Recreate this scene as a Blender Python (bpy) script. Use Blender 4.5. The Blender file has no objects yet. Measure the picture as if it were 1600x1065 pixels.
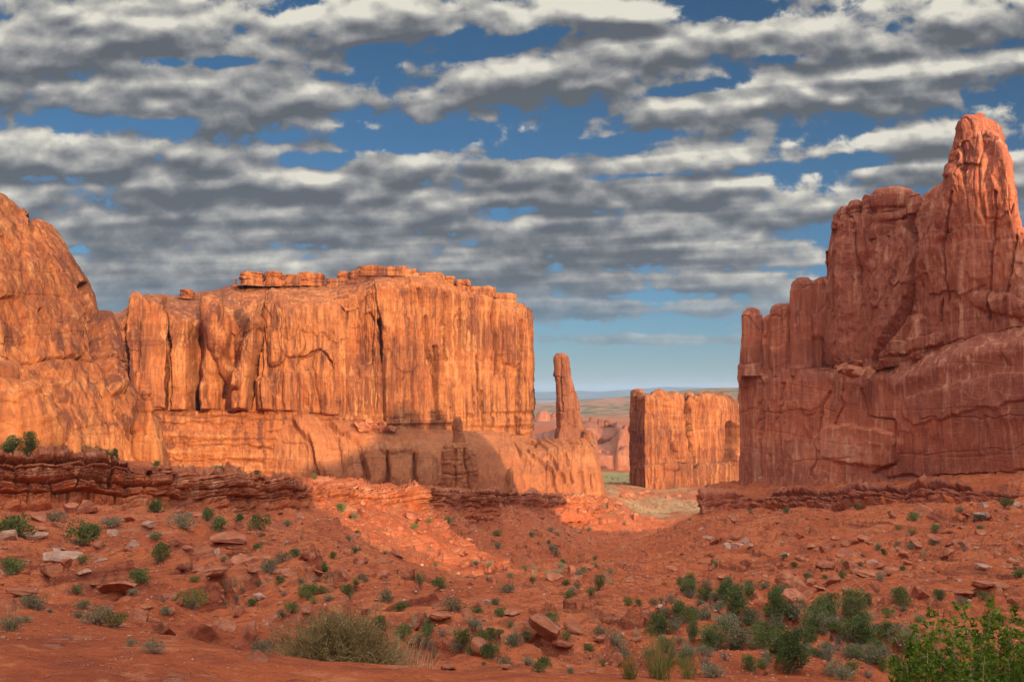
import bpy, math, random
import numpy as np
from mathutils import Vector, Matrix
S = bpy.context.scene
COL = S.collection
R = math.radians

# ------------------------------------------------------------------ camera
F = 1386.0; CXP = 800.0; CYP = 532.5; PITCH = math.atan((612.0-CYP)/F)
cd = bpy.data.cameras.new('camera'); cam = bpy.data.objects.new('camera', cd); COL.objects.link(cam)
cam.location = (0, 0, 0); cam.rotation_euler = (R(90)+PITCH, 0, 0)
cd.sensor_width = 36; cd.lens = 36*F/1600; cd.clip_start = 0.2; cd.clip_end = 200000
S.camera = cam
# ------------------------------------------------------------------ sun, sky, exposure
SUN_AZ = R(153.0)      # clockwise from +Y: behind the camera, to the right
SUN_EL = R(12.5)
S.view_settings.view_transform = 'Standard'; S.view_settings.look = 'None'
S.view_settings.gamma = 1.0; S.view_settings.exposure = 0.64
sd = bpy.data.lights.new('sun', 'SUN'); sd.energy = 4.2; sd.angle = R(0.6); sd.color = (1.0, 0.78, 0.48)
sun = bpy.data.objects.new('sun', sd); COL.objects.link(sun)
sun_dir = Vector((math.sin(SUN_AZ)*math.cos(SUN_EL), math.cos(SUN_AZ)*math.cos(SUN_EL), math.sin(SUN_EL)))
sun.rotation_euler = sun_dir.to_track_quat('Z', 'Y').to_euler()

class NT:
    """small helper for building node trees"""
    def __init__(s, tree): s.t = tree; s.n = tree.nodes; s.l = tree.links
    def inp(s, node, idx, v):
        if v is None: return
        if isinstance(v, bpy.types.NodeSocket): s.l.new(v, node.inputs[idx])
        else: node.inputs[idx].default_value = v
    def node(s, typ, ins=None, **kw):
        nd = s.n.new(typ)
        for k, v in kw.items(): setattr(nd, k, v)
        for k, v in (ins or {}).items(): s.inp(nd, k, v)
        return nd
    def m(s, op, a, b=None, c=None, clamp=False):
        nd = s.n.new('ShaderNodeMath'); nd.operation = op; nd.use_clamp = clamp
        s.inp(nd, 0, a); s.inp(nd, 1, b); s.inp(nd, 2, c); return nd.outputs[0]
    def v(s, op, a, b=None, scale=None):
        nd = s.n.new('ShaderNodeVectorMath'); nd.operation = op
        s.inp(nd, 0, a); s.inp(nd, 1, b)
        if scale is not None: s.inp(nd, 3, scale)
        return nd.outputs[1] if op in ('LENGTH', 'DOT_PRODUCT', 'DISTANCE') else nd.outputs[0]
    def mr(s, v, a, b, c=0.0, d=1.0, smooth=False):
        nd = s.n.new('ShaderNodeMapRange'); nd.interpolation_type = 'SMOOTHSTEP' if smooth else 'LINEAR'
        nd.clamp = True
        for i, x in enumerate((v, a, b, c, d)): s.inp(nd, i, x)
        return nd.outputs[0]
    def mix(s, f, a, b, blend='MIX'):
        nd = s.n.new('ShaderNodeMix'); nd.data_type = 'RGBA'; nd.blend_type = blend
        s.inp(nd, 0, f)
        for i, x in ((6, a), (7, b)):
            if isinstance(x, (tuple, list)) and len(x) == 3: x = (*x, 1)
            s.inp(nd, i, x)
        return nd.outputs[2]
    def noise(s, vec, scale=1.0, detail=4.0, rough=0.5, dist=0.0, dims='3D'):
        nd = s.n.new('ShaderNodeTexNoise'); nd.noise_dimensions = dims
        s.inp(nd, 'Vector', vec); s.inp(nd, 'Scale', scale); s.inp(nd, 'Detail', detail)
        s.inp(nd, 'Roughness', rough); s.inp(nd, 'Distortion', dist); return nd.outputs[0]
    def xyz(s, x, y, z):
        nd = s.n.new('ShaderNodeCombineXYZ'); s.inp(nd, 0, x); s.inp(nd, 1, y); s.inp(nd, 2, z); return nd.outputs[0]
    def sep(s, v):
        nd = s.n.new('ShaderNodeSeparateXYZ'); s.inp(nd, 0, v); return nd.outputs
    def ramp(s, f, stops):
        nd = s.n.new('ShaderNodeValToRGB'); s.inp(nd, 0, f); e = nd.color_ramp.elements
        while len(e) < len(stops): e.new(0.5)
        for el, (p, c) in zip(e, stops): el.position = p; el.color = (*c, 1)
        return nd.outputs[0]

def pix_dir(px, py):
    x = (px-CXP)/F; y = (CYP-py)/F
    Y = math.cos(PITCH)-y*math.sin(PITCH); Z = math.sin(PITCH)+y*math.cos(PITCH)
    return x/Y, Z/Y

# the sky: Nishita air with rows of cumulus laid on several decks one above the other
SKY_STRENGTH = 0.10; SUNSIDE_FILL = 4.6; OVERHEAD_FILL = 8.0
W = bpy.data.worlds.new('World'); S.world = W; W.use_nodes = True
def build_world():
    T = NT(W.node_tree); T.n.clear()
    sky = T.node('ShaderNodeTexSky', sky_type='NISHITA', sun_disc=False, sun_elevation=SUN_EL, sun_rotation=SUN_AZ,
                 air_density=1.0, dust_density=0.6, ozone_density=2.0, altitude=1400)
    air = T.v('SCALE', sky.outputs[0], scale=SKY_STRENGTH)
    g = T.node('ShaderNodeTexCoord').outputs['Generated']
    x, y, z = T.sep(g)[0:3]
    zc = T.m('MAXIMUM', z, 0.012)
    yc = T.m('MAXIMUM', y, 0.05)
    ix = T.m('DIVIDE', x, yc); iz = T.m('DIVIDE', zc, yc)
    # banks of cloud and openings of blue as (centre px, centre py, half length, half thickness, tilt deg)
    banks = [(130,55,300,62,0),(290,150,330,46,0),(150,245,240,40,0),(250,335,420,70,2),(330,300,330,34,0),
             (590,28,180,34,-6),(760,30,170,26,-4),(960,18,80,18,0),(920,112,300,36,-11),(1130,178,380,30,-8),(1200,240,350,22,-5),
             (760,268,230,26,4),(1020,300,310,26,-3),(1380,45,260,42,-6),(1440,110,250,20,-5),(1000,350,330,26,-4),(980,395,360,24,-2),(1000,440,210,18,0),
             (640,370,330,60,3),(250,440,420,50,0),(640,430,260,30,0),(960,480,190,14,0),(1040,530,200,8,0),(1420,268,110,22,0),(1640,290,110,50,0)]
    holes = [(600,90,45,40,0),(700,58,60,14,-10),(820,60,130,15,-12),(560,215,95,20,8),(760,215,180,20,3),(320,98,110,9,0),
             (1150,18,60,16,0),(1240,90,60,9,0),(900,228,200,9,-7),(1100,135,90,9,-8),(500,248,60,14,0),(240,192,90,9,0),(1050,272,120,7,-3),(1350,250,40,20,0)]
    def field(lst, h):
        q = T.xyz(ix, T.m('DIVIDE', iz, h), 0.0); cur = None
        for (px, py, a, b, tilt) in lst:
            cx, cz = pix_dir(px, py)
            mp = T.node('ShaderNodeMapping', vector_type='TEXTURE')
            T.inp(mp, 0, q); mp.inputs['Location'].default_value = (cx, cz, 0)
            mp.inputs['Rotation'].default_value = (0, 0, R(-tilt)); mp.inputs['Scale'].default_value = (a/F, b/F, 1)
            L = T.v('LENGTH', mp.outputs[0]); cur = L if cur is None else T.m('MINIMUM', cur, L)
        return cur
    front = T.mr(y, 0.2, 0.5, 0.0, 1.0)
    hole_bias = T.mr(field(holes, 1.0), 0.3, 1.5, -0.24, 0.0)
    def bias(h):
        A = T.mr(field(banks, h), 0.5, 1.7, 0.19, -0.10)
        return T.m('MULTIPLY', T.m('ADD', A, hole_bias), front)
    horizon = T.mr(iz, 0.015, 0.085, -0.13, 0.03)
    qdir = T.xyz(ix, iz, 0.0)
    def density(h, dz, det):
        # h > 1 looks a little further up the cloud's side
        k = T.m('DIVIDE', h, zc)
        px_ = T.m('MULTIPLY', x, k); py_ = T.m('MULTIPLY', y, k)
        v = T.m('ADD', py_, T.m('MULTIPLY', px_, 0.30))
        rows = T.noise(T.xyz(T.m('MULTIPLY', px_, 0.45), v, 3.7), 1.5, 2.5, 0.5, 0.0)
        q3 = T.xyz(T.m('MULTIPLY', ix, 0.72), T.m('MULTIPLY', T.m('ADD', iz, dz), 1.3), 0.0)
        bil = T.noise(q3, 10.0, 2.2, 0.55, 0.0)
        wob = T.v('ADD', q3, T.v('SCALE', T.xyz(T.noise(q3, 26.0, 2.0, 0.5), T.noise(q3, 21.0, 1.0, 0.5), 0.0), scale=0.035))
        vo = T.node('ShaderNodeTexVoronoi', {'Vector': wob, 'Scale': 17.0, 'Smoothness': 0.35, 'Detail': 1.0, 'Roughness': 0.5, 'Lacunarity': 2.3}, voronoi_dimensions='2D', feature='SMOOTH_F1', normalize=True)
        bil = T.m('ADD', T.m('MULTIPLY', bil, 0.85), T.m('ADD', T.m('MULTIPLY', T.m('SUBTRACT', 0.36, vo.outputs['Distance']), 0.42), 0.06))
        d = T.m('ADD', T.m('MULTIPLY', T.m('SUBTRACT', rows, 0.5), T.mr(iz, 0.07, 0.20, 0.05, 0.55)), T.m('MULTIPLY', T.m('SUBTRACT', bil, 0.5), 1.1))
        return T.m('ADD', T.m('ADD', d, bias(h)), horizon)
    S0 = density(1.0, 0.0, 6.0)
    S1 = density(0.955, 0.012, 6.0)
    qf = T.xyz(ix, T.m('MULTIPLY', iz, 1.25), 0.0)
    fine = T.m('SUBTRACT', T.noise(qf, 34.0, 5.0, 0.62, 0.2), 0.5)
    D0 = T.m('ADD', S0, T.m('MULTIPLY', fine, 0.55))
    alpha = T.m('MULTIPLY', T.mr(D0, -0.06, 0.09, 0.0, 0.98, smooth=True), T.mr(iz, 0.01, 0.13, 0.25, 1.0))
    lit = T.m('ADD', T.m('MULTIPLY', T.m('SUBTRACT', S0, S1), T.mr(iz, 0.07, 0.2, 1.5, 3.2)), T.m('MULTIPLY', T.m('SUBTRACT', 0.22, S0), 0.40))
    lit = T.m('ADD', lit, T.m('MULTIPLY', fine, 0.9))
    big = T.noise(T.xyz(ix, T.m('MULTIPLY', iz, 1.6), 9.0), 4.5, 2.0, 0.5)
    lit = T.m('ADD', lit, T.mr(big, 0.3, 0.7, 0.15, 0.50))
    c = T.ramp(lit, [(0.0, (0.070,0.076,0.086)), (0.22, (0.110,0.114,0.122)), (0.45, (0.18,0.18,0.18)), (0.70, (0.29,0.282,0.26)), (1.0, (0.50,0.475,0.405))])
    acc = T.v('SCALE', c, scale=alpha); trans = T.m('SUBTRACT', 1.0, alpha)
    tint = T.ramp(T.m('MULTIPLY', iz, 2.5), [(0.0, (0.25,0.32,0.42)), (0.25, (0.22,0.36,0.46)), (0.6, (0.21,0.35,0.44)), (1.0, (0.19,0.325,0.40))])
    air = T.v('MULTIPLY', air, tint)
    # out-of-view sky brightened sunward and overhead: an added fill glow for the shade
    glow = T.m('ADD', T.mr(T.v('DOT_PRODUCT', g, tuple(sun_dir)), -0.15, 0.95, 0.0, SUNSIDE_FILL, True), T.mr(z, 0.45, 0.95, 1.0, 1.0+OVERHEAD_FILL, True))
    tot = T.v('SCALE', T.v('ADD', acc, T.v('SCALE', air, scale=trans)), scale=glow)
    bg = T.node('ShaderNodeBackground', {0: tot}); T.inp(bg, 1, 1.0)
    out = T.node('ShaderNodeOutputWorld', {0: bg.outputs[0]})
build_world()
W.cycles.sampling_method = 'MANUAL'; W.cycles.sample_map_resolution = 512
S.cycles.max_bounces = 5; S.cycles.diffuse_bounces = 3; S.cycles.glossy_bounces = 1; S.cycles.transparent_max_bounces = 4
S.cycles.volume_bounces = 0

# ------------------------------------------------------------------ numeric helpers
def h2(ix, iy, seed):
    a = (ix.astype(np.int64)*374761393 + iy.astype(np.int64)*668265263 + seed*1442695041) & 0xffffffff
    a = ((a ^ (a >> 13))*1274126177) & 0xffffffff
    a = (a ^ (a >> 16)) & 0xffffffff
    a = (a*2246822519) & 0xffffffff; a = a ^ (a >> 15)
    return (a & 0xffffff)/float(0xffffff)
def vn(x, y, seed=0):
    ix = np.floor(x); iy = np.floor(y); fx = x-ix; fy = y-iy
    fx = fx*fx*fx*(fx*(fx*6-15)+10); fy = fy*fy*fy*(fy*(fy*6-15)+10)
    ix = ix.astype(np.int64); iy = iy.astype(np.int64)
    a = h2(ix, iy, seed); b = h2(ix+1, iy, seed); c = h2(ix, iy+1, seed); d = h2(ix+1, iy+1, seed)
    return ((a*(1-fx)+b*fx)*(1-fy)+(c*(1-fx)+d*fx)*fy)*2-1
def fbm(x, y, o=4, seed=0, g=0.5):
    s = 0; a = 1.0; t = 0
    for k in range(o):
        s = s+a*vn(x*2**k+17.3*k, y*2**k-9.1*k, seed+k*31); t += a; a *= g
    return s/t*1.6
def cells(x, y, seed):
    """jittered cells: a random number per cell, distance to the border"""
    ix = np.floor(x).astype(np.int64); iy = np.floor(y).astype(np.int64)
    f1 = np.full(x.shape, 9.0); f2 = np.full(x.shape, 9.0); idv = np.zeros(x.shape)
    for dx in (-1, 0, 1):
        for dy in (-1, 0, 1):
            cx = ix+dx; cy = iy+dy
            ox = cx+0.1+0.8*h2(cx, cy, seed); oy = cy+0.1+0.8*h2(cx, cy, seed+7)
            d = np.hypot(x-ox, y-oy); v = h2(cx, cy, seed+13)
            near = d < f1
            f2 = np.where(near, f1, np.minimum(f2, d)); idv = np.where(near, v, idv); f1 = np.where(near, d, f1)
    return idv, f2-f1
def sst(a, b, x):
    t = np.clip((x-a)/(b-a), 0, 1); return t*t*(3-2*t)
CPI = math.cos(PITCH); SPI = math.sin(PITCH)
def at(px, py, d):
    """the point seen at a pixel of the photograph, d metres ahead"""
    px = np.asarray(px, float); py = np.asarray(py, float)
    y = (CYP-py)/F; Y = CPI-y*SPI
    return np.stack([(px-CXP)/F/Y*d, 0*px+d, (SPI+y*CPI)/Y*d], -1)

def mesh_from(name, V, Q, mats, T3=None, smooth=True):
    me = bpy.data.meshes.new(name)
    Q = np.asarray(Q, np.int32); V = np.asarray(V, np.float32)
    nq = len(Q); k = Q.shape[1]
    me.vertices.add(len(V)); me.vertices.foreach_set('co', V.ravel())
    me.loops.add(nq*k); me.loops.foreach_set('vertex_index', Q.ravel())
    me.polygons.add(nq); me.polygons.foreach_set('loop_start', np.arange(0, nq*k, k, dtype=np.int32))
    me.polygons.foreach_set('use_smooth', np.full(nq, smooth))
    for m in (mats if isinstance(mats, (list, tuple)) else [mats]): me.materials.append(m)
    me.update(calc_edges=True)
    return me
def link(name, me, parent=None):
    o = bpy.data.objects.new(name, me); COL.objects.link(o)
    if parent is not None: o.parent = parent
    return o
def tag(o, label=None, cat=None, group=None, kind=None):
    for k, v in (('label', label), ('category', cat), ('group', group), ('kind', kind)):
        if v: o[k] = v
    return o
def empty(name, loc, label, cat, group=None):
    o = bpy.data.objects.new(name, None); COL.objects.link(o); o.location = loc; o.empty_display_size = 1
    return tag(o, label, cat, group)
def under(o, root):
    """parent a mesh built in world coordinates"""
    o.parent = root; o.matrix_parent_inverse = Matrix.Translation(root.location).inverted(); return o
def grid_quads(nr, nc, wrap=False):
    i = np.arange(nr-1)[:, None]; j = np.arange(nc if wrap else nc-1)[None, :]
    a = i*nc+j; b = i*nc+(j+1) % nc
    return np.stack([a, b, b+nc, a+nc], -1).reshape(-1, 4)

# ------------------------------------------------------------------ materials
def new_mat(name):
    m = bpy.data.materials.new(name); m.use_nodes = True; T = NT(m.node_tree); T.n.clear()
    return m, T
def finish(T, col, rough=0.9, bump=None, strength=0.6, dist=1.0, spec=0.15):
    b = T.node('ShaderNodeBsdfPrincipled', {'Base Color': col, 'Roughness': rough, 'Specular IOR Level': spec})
    if bump is not None:
        bn = T.node('ShaderNodeBump', {'Height': bump, 'Strength': strength, 'Distance': dist})
        T.l.new(bn.outputs[0], b.inputs['Normal'])
    T.node('ShaderNodeOutputMaterial', {0: b.outputs[0]}); return b

def rock_mat(name, base, pale, dark, band=0.25, streak=1.0, scale=1.0, varnish=0.5, bands=0.6, bumpd=0.5, bedded=False):
    """sandstone: level beds, stains that run down the face, a grain"""
    m, T = new_mat(name)
    P = T.node('ShaderNodeNewGeometry').outputs['Position']
    x, y, z = T.sep(P)[0:3]
    if bedded:     # the beds dip with the ledge: height is measured from its rim
        z = T.node('ShaderNodeAttribute', attribute_name='bed_height').outputs['Fac']
    def vec(sx, sz): return T.xyz(T.m('MULTIPLY', x, sx), T.m('MULTIPLY', y, sx), T.m('MULTIPLY', z, sz))
    beds = T.noise(vec(0.012*scale, band*scale), 1.0, 4, 0.6, 0.3)
    c = T.ramp(beds, [(0.32, tuple(a*0.55+b*0.45 for a, b in zip(base, dark))), (0.47, base), (0.56, base), (0.70, pale)])
    c = T.mix(bands, base, c)
    area = T.noise(vec(0.010*scale, 0.016*scale), 1.0, 3, 0.55, 0.3)
    c = T.mix(T.mr(area, 0.46, 0.60, 0, 0.9, True), c, T.mix(0.5, tuple(v*0.80 for v in base), dark))
    c = T.mix(T.mr(area, 0.48, 0.36, 0, 0.55, True), c, T.mix(0.5, base, pale))
    st = T.noise(vec(0.30*scale, 0.018*scale), 1.0, 5, 0.62, 0.5)
    patch = T.noise(vec(0.028*scale, 0.02*scale), 1.0, 4, 0.6, 0.4)
    f = T.m('MULTIPLY', T.mr(st, 0.47, 0.60, 0, 1, True), T.mr(patch, 0.40, 0.58, 0.12, 1, True))
    c = T.mix(T.m('MULTIPLY', f, varnish), c, dark)
    f2 = T.m('MULTIPLY', T.mr(st, 0.49, 0.36, 0, 1, True), T.mr(patch, 0.62, 0.40, 0.0, 1, True))
    c = T.mix(T.m('MULTIPLY', f2, 0.8*streak), c, pale)
    fs = T.noise(vec(0.95*scale, 0.05*scale), 1.0, 3, 0.6, 0.3)
    c = T.mix(T.m('MULTIPLY', T.mr(fs, 0.52, 0.68, 0, 0.5, True), varnish), c, dark)
    c = T.mix(T.m('MULTIPLY', T.mr(fs, 0.46, 0.34, 0, 0.35, True), streak), c, pale)
    blot = T.noise(vec(0.16*scale, 0.16*scale), 1.0, 5, 0.6, 0.2)
    c = T.mix(T.mr(blot, 0.5, 0.8, 0, 0.45, True), c, dark)
    gr = T.noise(P, 1.6*scale, 6, 0.7)
    c = T.mix(T.mr(gr, 0.35, 0.65, 0.0, 0.30), c, T.mix(1.0, c, (0.55, 0.5, 0.48), 'MULTIPLY'))
    if bedded:     # soil spills over the lower beds
        sp_ = T.m('ADD', T.m('MULTIPLY', z, -0.14), T.m('MULTIPLY', T.m('SUBTRACT', T.noise(P, 0.22, 5, 0.65), 0.5), 2.6))
        c = T.mix(T.mr(sp_, 0.35, 0.75, 0, 0.85, True), c, (0.46, 0.108, 0.036))
    bh = T.m('ADD', T.m('MULTIPLY', gr, 0.5), T.m('ADD', T.m('MULTIPLY', T.noise(vec(0.25*scale, 1.3*scale), 1.0, 5, 0.65), 0.6), T.m('MULTIPLY', T.noise(vec(1.0*scale, 0.07*scale), 1.0, 4, 0.6), 0.7)))
    finish(T, c, 0.92, bh, 0.8, bumpd)
    return m
M_MESA = rock_mat('mesa_sandstone', (0.41,0.118,0.038), (0.56,0.235,0.085), (0.125,0.040,0.026), varnish=0.85, bumpd=0.9)
M_RIGHT = rock_mat('wall_sandstone', (0.58,0.158,0.072), (0.68,0.31,0.17), (0.27,0.082,0.055), band=0.16, scale=1.6, varnish=0.62, bands=0.5, bumpd=0.5)
M_APRON = rock_mat('apron_sandstone', (0.41,0.120,0.042), (0.54,0.225,0.09), (0.20,0.065,0.036), varnish=0.38, streak=0.45, bands=0.75, bumpd=0.9)
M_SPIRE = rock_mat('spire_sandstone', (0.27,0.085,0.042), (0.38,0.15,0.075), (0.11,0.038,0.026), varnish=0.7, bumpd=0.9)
M_LEDGE = rock_mat('ledge_sandstone', (0.46,0.125,0.046), (0.62,0.29,0.15), (0.24,0.058,0.028), band=0.55, scale=2.2, varnish=0.35, bands=0.85, bumpd=0.3, bedded=True)
M_LEDGE_R = rock_mat('ledge_red_rock', (0.42,0.105,0.046), (0.54,0.22,0.12), (0.20,0.052,0.035), band=0.5, scale=1.5, varnish=0.35, bands=0.8, bumpd=0.3, bedded=True)
M_FAR = rock_mat('far_sandstone', (0.38,0.125,0.062), (0.46,0.20,0.11), (0.22,0.075,0.045), band=0.12, scale=0.5, varnish=0.4, bumpd=1.5)

# ------------------------------------------------------------------ ground
class TPS:
    def __init__(s, P, v, lam=1e-4):
        n = len(P); s.P = P
        K = s.k(P, P)+lam*np.eye(n); A = np.zeros((n+3, n+3)); A[:n, :n] = K
        A[:n, n] = 1; A[:n, n+1:] = P; A[n:, :n] = A[:n, n:].T
        s.w = np.linalg.solve(A, np.concatenate([v, np.zeros(3)]))
    def k(s, A, B):
        r2 = ((A[:, None, :]-B[None, :, :])**2).sum(-1)+1e-12
        return 0.5*r2*np.log(r2)
    def __call__(s, Q):
        out = np.empty(len(Q)); n = len(s.P)
        for i in range(0, len(Q), 20000):
            q = Q[i:i+20000]; out[i:i+20000] = s.k(q, s.P)@s.w[:n]+s.w[n]+q@s.w[n+1:]
        return out
def enc(pts):
    P = at([p[0] for p in pts], [p[1] for p in pts], np.array([p[2] for p in pts], float))
    th = np.arctan2(P[:, 0], P[:, 1]); rho = np.hypot(P[:, 0], P[:, 1])
    return np.stack([th*3.2, np.log(rho)], -1), P[:, 2]/rho
NEAR = [(-200,1350,3),(300,1340,3),(900,1340,3),(1500,1340,3),(1800,1340,3),
 (-200,945,7.5),(0,968,7.2),(150,988,6.8),(300,1018,6.4),(450,1045,6.0),(600,1052,6),(800,1057,6),(1000,1068,6),(1300,1085,6),(1600,1095,6),(1800,1095,6),
 (-200,950,11),(0,972,11),(250,1010,11),(500,1062,11),(700,1068,11),(900,1075,11),(1200,1080,11),(1600,1085,11),
 (-200,905,20),(0,925,20),(250,950,20),(500,985,20),(700,1000,20),(900,1015,20),(1200,1010,20),(1600,1000,20),
 (-200,860,38),(0,868,38),(250,882,38),(500,920,38),(700,950,38),(900,965,38),(1165,962,38),(1400,955,38),(1600,945,36),(1800,935,36),
 (-200,822,62),(0,822,62),(250,842,62),(500,878,62),(700,918,62),(850,935,62),(1000,930,62),(1165,920,62),(1400,908,62),(1600,892,62),(1800,870,62),
 (-200,798,92),(0,796,94),(250,800,94),(500,842,98),(700,900,98),(850,910,100),(1000,902,100),(1165,885,98),(1400,862,98),(1600,838,92),
 (250,788,112),(400,798,138),(500,808,140),(600,845,150),(700,882,165),(800,874,205),(850,882,150),(950,872,200),(1050,862,170),(1165,845,145),(1400,812,150),(1600,806,125),(1600,786,152),(1800,775,130),
 (500,790,172),(600,800,205),(650,840,185),(700,828,215),(700,800,243),(780,835,280),(800,800,325),(850,845,270),(900,862,285),(1000,838,255),(1050,822,258),(1095,800,238),(1165,800,215),(1165,793,230),(1300,793,200),(1400,788,186),
 (850,806,380),(850,797,400),(900,826,400),(950,846,390),(960,785,468),(1000,838,440),(1050,812,500),(1100,800,520),(900,790,450)]
FAR = [(830,777,470),(950,776,475),(950,776,560),(1000,803,560),(1050,795,620),(1100,790,640),(1165,790,640),(1250,780,640),
 (960,762,700),(1000,766,720),(1050,770,730),(1150,766,730),(1300,760,730),(900,764,700),(800,768,700),(600,768,700),(300,765,700),(0,745,700),
 (850,755,960),(960,752,980),(1050,750,980),(1200,745,980),(600,755,980),(200,735,980),
 (600,738,1300),(850,738,1300),(1000,738,1300),(1200,730,1300),(200,720,1300),(1500,720,1300),
 (600,700,2000),(850,676,1850),(1000,676,1850),(1200,680,1850),(850,664,2200),(1000,662,2200),
 (850,648,3200),(1000,640,3200),(1150,632,3200),(500,655,3200),(0,650,3200),(1600,650,3200),
 (850,634,5000),(920,626,5000),(1000,621,5000),(1080,610,5000),(1160,607,5000),(500,635,5000),(0,635,5000),(1600,620,5000),
 (850,632,9000),(1000,622,9000),(1150,614,9000),(0,625,9000),(1600,618,9000),
 (0,614,60000),(500,614,60000),(900,614,60000),(1150,614,60000),(1600,614,60000)]
BENCH_L = [(-200,690,106),(0,710,108),(250,724,121),(330,736,136),(420,745,162),(500,752,182),(600,760,214),(700,764,252),(780,769,332),(850,774,407),(950,779,468),
 (-200,700,140),(0,708,150),(120,722,178),(250,730,215),(330,745,260),(420,752,300),(500,758,350),(600,765,400),(700,768,430),(830,774,470),
 (0,700,250),(200,735,380),(300,752,420),(450,760,450),(600,768,480),(750,770,530)]
BENCH_R = [(1095,772,241),(1165,767,238),(1300,765,214),(1400,762,194),(1600,757,164),(1800,750,140),(1130,755,255),(1165,749,262),(1300,747,235),(1400,743,217),(1500,739,202),(1600,733,188),(1800,722,165),
 (1165,748,300),(1300,742,290),(1600,725,260),(1170,770,420),(1400,740,420),(1700,710,420),(1800,700,300)]
eN, vN = enc(NEAR+FAR); tN = TPS(eN, vN)
eL, vL = enc(BENCH_L+FAR); tL = TPS(eL, vL, 1e-3)
eR, vR = enc(BENCH_R+FAR); tR = TPS(eR, vR, 1e-3)
RIM_L = np.array([(-400,100),(-100,106),(0,108),(250,121),(330,136),(420,161),(500,181),(600,213),(700,251),(780,331),(850,406),(950,466),(965,480)], float)
RIM_R = np.array([(1090,238),(1165,236),(1300,212),(1400,192),(1600,162),(1800,138),(2200,110)], float)
def th_of(px): return np.arctan((np.asarray(px, float)-CXP)/F/CPI)
def ground_parts(th, rho):
    tc = np.clip(th, R(-36), R(36)); rc = np.clip(rho, 3.0, 60000)
    Q = np.stack([tc*3.2, np.log(rc)], -1)
    sN = tN(Q); out = sN.copy()
    yd = rho*np.cos(tc)
    m = (tc < th_of(966)) & (rho > 60) & (rho < 1500)
    if m.any():
        rim = np.interp(tc[m], th_of(RIM_L[:, 0]), RIM_L[:, 1])
        w = sst(0.995, 1.03, yd[m]/rim)*(1-sst(th_of(945), th_of(966), tc[m]))*(1-sst(600, 800, rho[m]))
        out[m] = out[m]*(1-w)+tL(Q[m])*w
    m = (tc > th_of(1088)) & (rho > 80) & (rho < 1500)
    if m.any():
        rim = np.interp(tc[m], th_of(RIM_R[:, 0]), RIM_R[:, 1])
        back = np.interp(tc[m], th_of([1088, 1165, 1300, 1600, 1900]), [270, 280, 255, 210, 170])
        w = sst(0.995, 1.03, yd[m]/rim)*sst(th_of(1088), th_of(1100), tc[m])*(1-sst(0, 45, yd[m]-back))
        out[m] = out[m]*(1-w)+tR(Q[m])*w
    # to the sides and behind the camera the sheet levels out
    side = sst(R(36), R(75), np.abs(th))
    common = np.interp(np.log(rho), np.log([3, 7, 20, 60, 150, 500, 2000, 60000]), [-0.5, -0.24, -0.10, -0.04, -0.03, -0.03, -0.02, -0.001])
    return out*(1-side)+common*side
def relief(X, Y, rho):
    a = sst(3, 40, rho)
    z = fbm(X/34, Y/34, 3, 5)*1.1*sst(20, 120, rho)
    z += fbm(X/8, Y/8, 4, 11)*0.50*a
    z += fbm(X/1.6, Y/1.6, 4, 23, 0.65)*(0.035+0.20*a)
    # clods and half-buried rock
    rocky = sst(-0.15, 0.35, fbm(X/12, Y/12, 3, 66))
    c1, e1 = cells(X/1.5+fbm(X/2, Y/2, 2, 67)*0.4, Y/1.5, 68); c2, e2 = cells(X/0.55, Y/0.55, 69)
    z += rocky*sst(6, 18, rho)*(1-sst(450, 700, rho))*((c1 > 0.55)*(c1-0.45)*0.8*sst(0.02, 0.22, e1)+(c2 > 0.5)*(c2-0.4)*0.22*sst(0.02, 0.25, e2))
    # gullies
    r = 1-np.abs(fbm(X/13+fbm(X/20, Y/20, 2, 3)*0.6, Y/13, 3, 41))
    z -= np.clip(r-0.70, 0, 1)*5.0*a*(1-sst(380, 600, rho))
    # thin hard beds that stand out as low ledges
    far_ok = 1-sst(600, 900, rho)
    return z
def terrace(z, X, Y, rho):
    zz = z+fbm(X/24, Y/24, 3, 77)*1.8+fbm(X/4, Y/4, 3, 78)*0.25
    for step, seed, wgt in ((2.4, 51, 1.0), (0.8, 57, 0.9)):
        t = zz/step; f = t-np.floor(t)
        mask = sst(-0.10, 0.15, fbm(X/16, Y/16, 3, seed))*sst(9, 22, rho)*(1-sst(420, 600, rho))
        d = (np.floor(t)+sst(0.72, 0.97, f)-t)*step
        z = z+d*mask*wgt; zz = zz+d*mask*wgt
    return z
front = np.arange(-43, 43.01, 0.074); side = np.arange(45, 316, 2.5)
TH = R(1)*np.concatenate([front, side])
lr = np.concatenate([np.arange(math.log(1.2), math.log(5), 0.02), np.arange(math.log(5), math.log(620), 0.0050), np.arange(math.log(620), math.log(6000), 0.0085), np.arange(math.log(6000), math.log(60000), 0.05)])
RHO = np.exp(lr)
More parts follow.
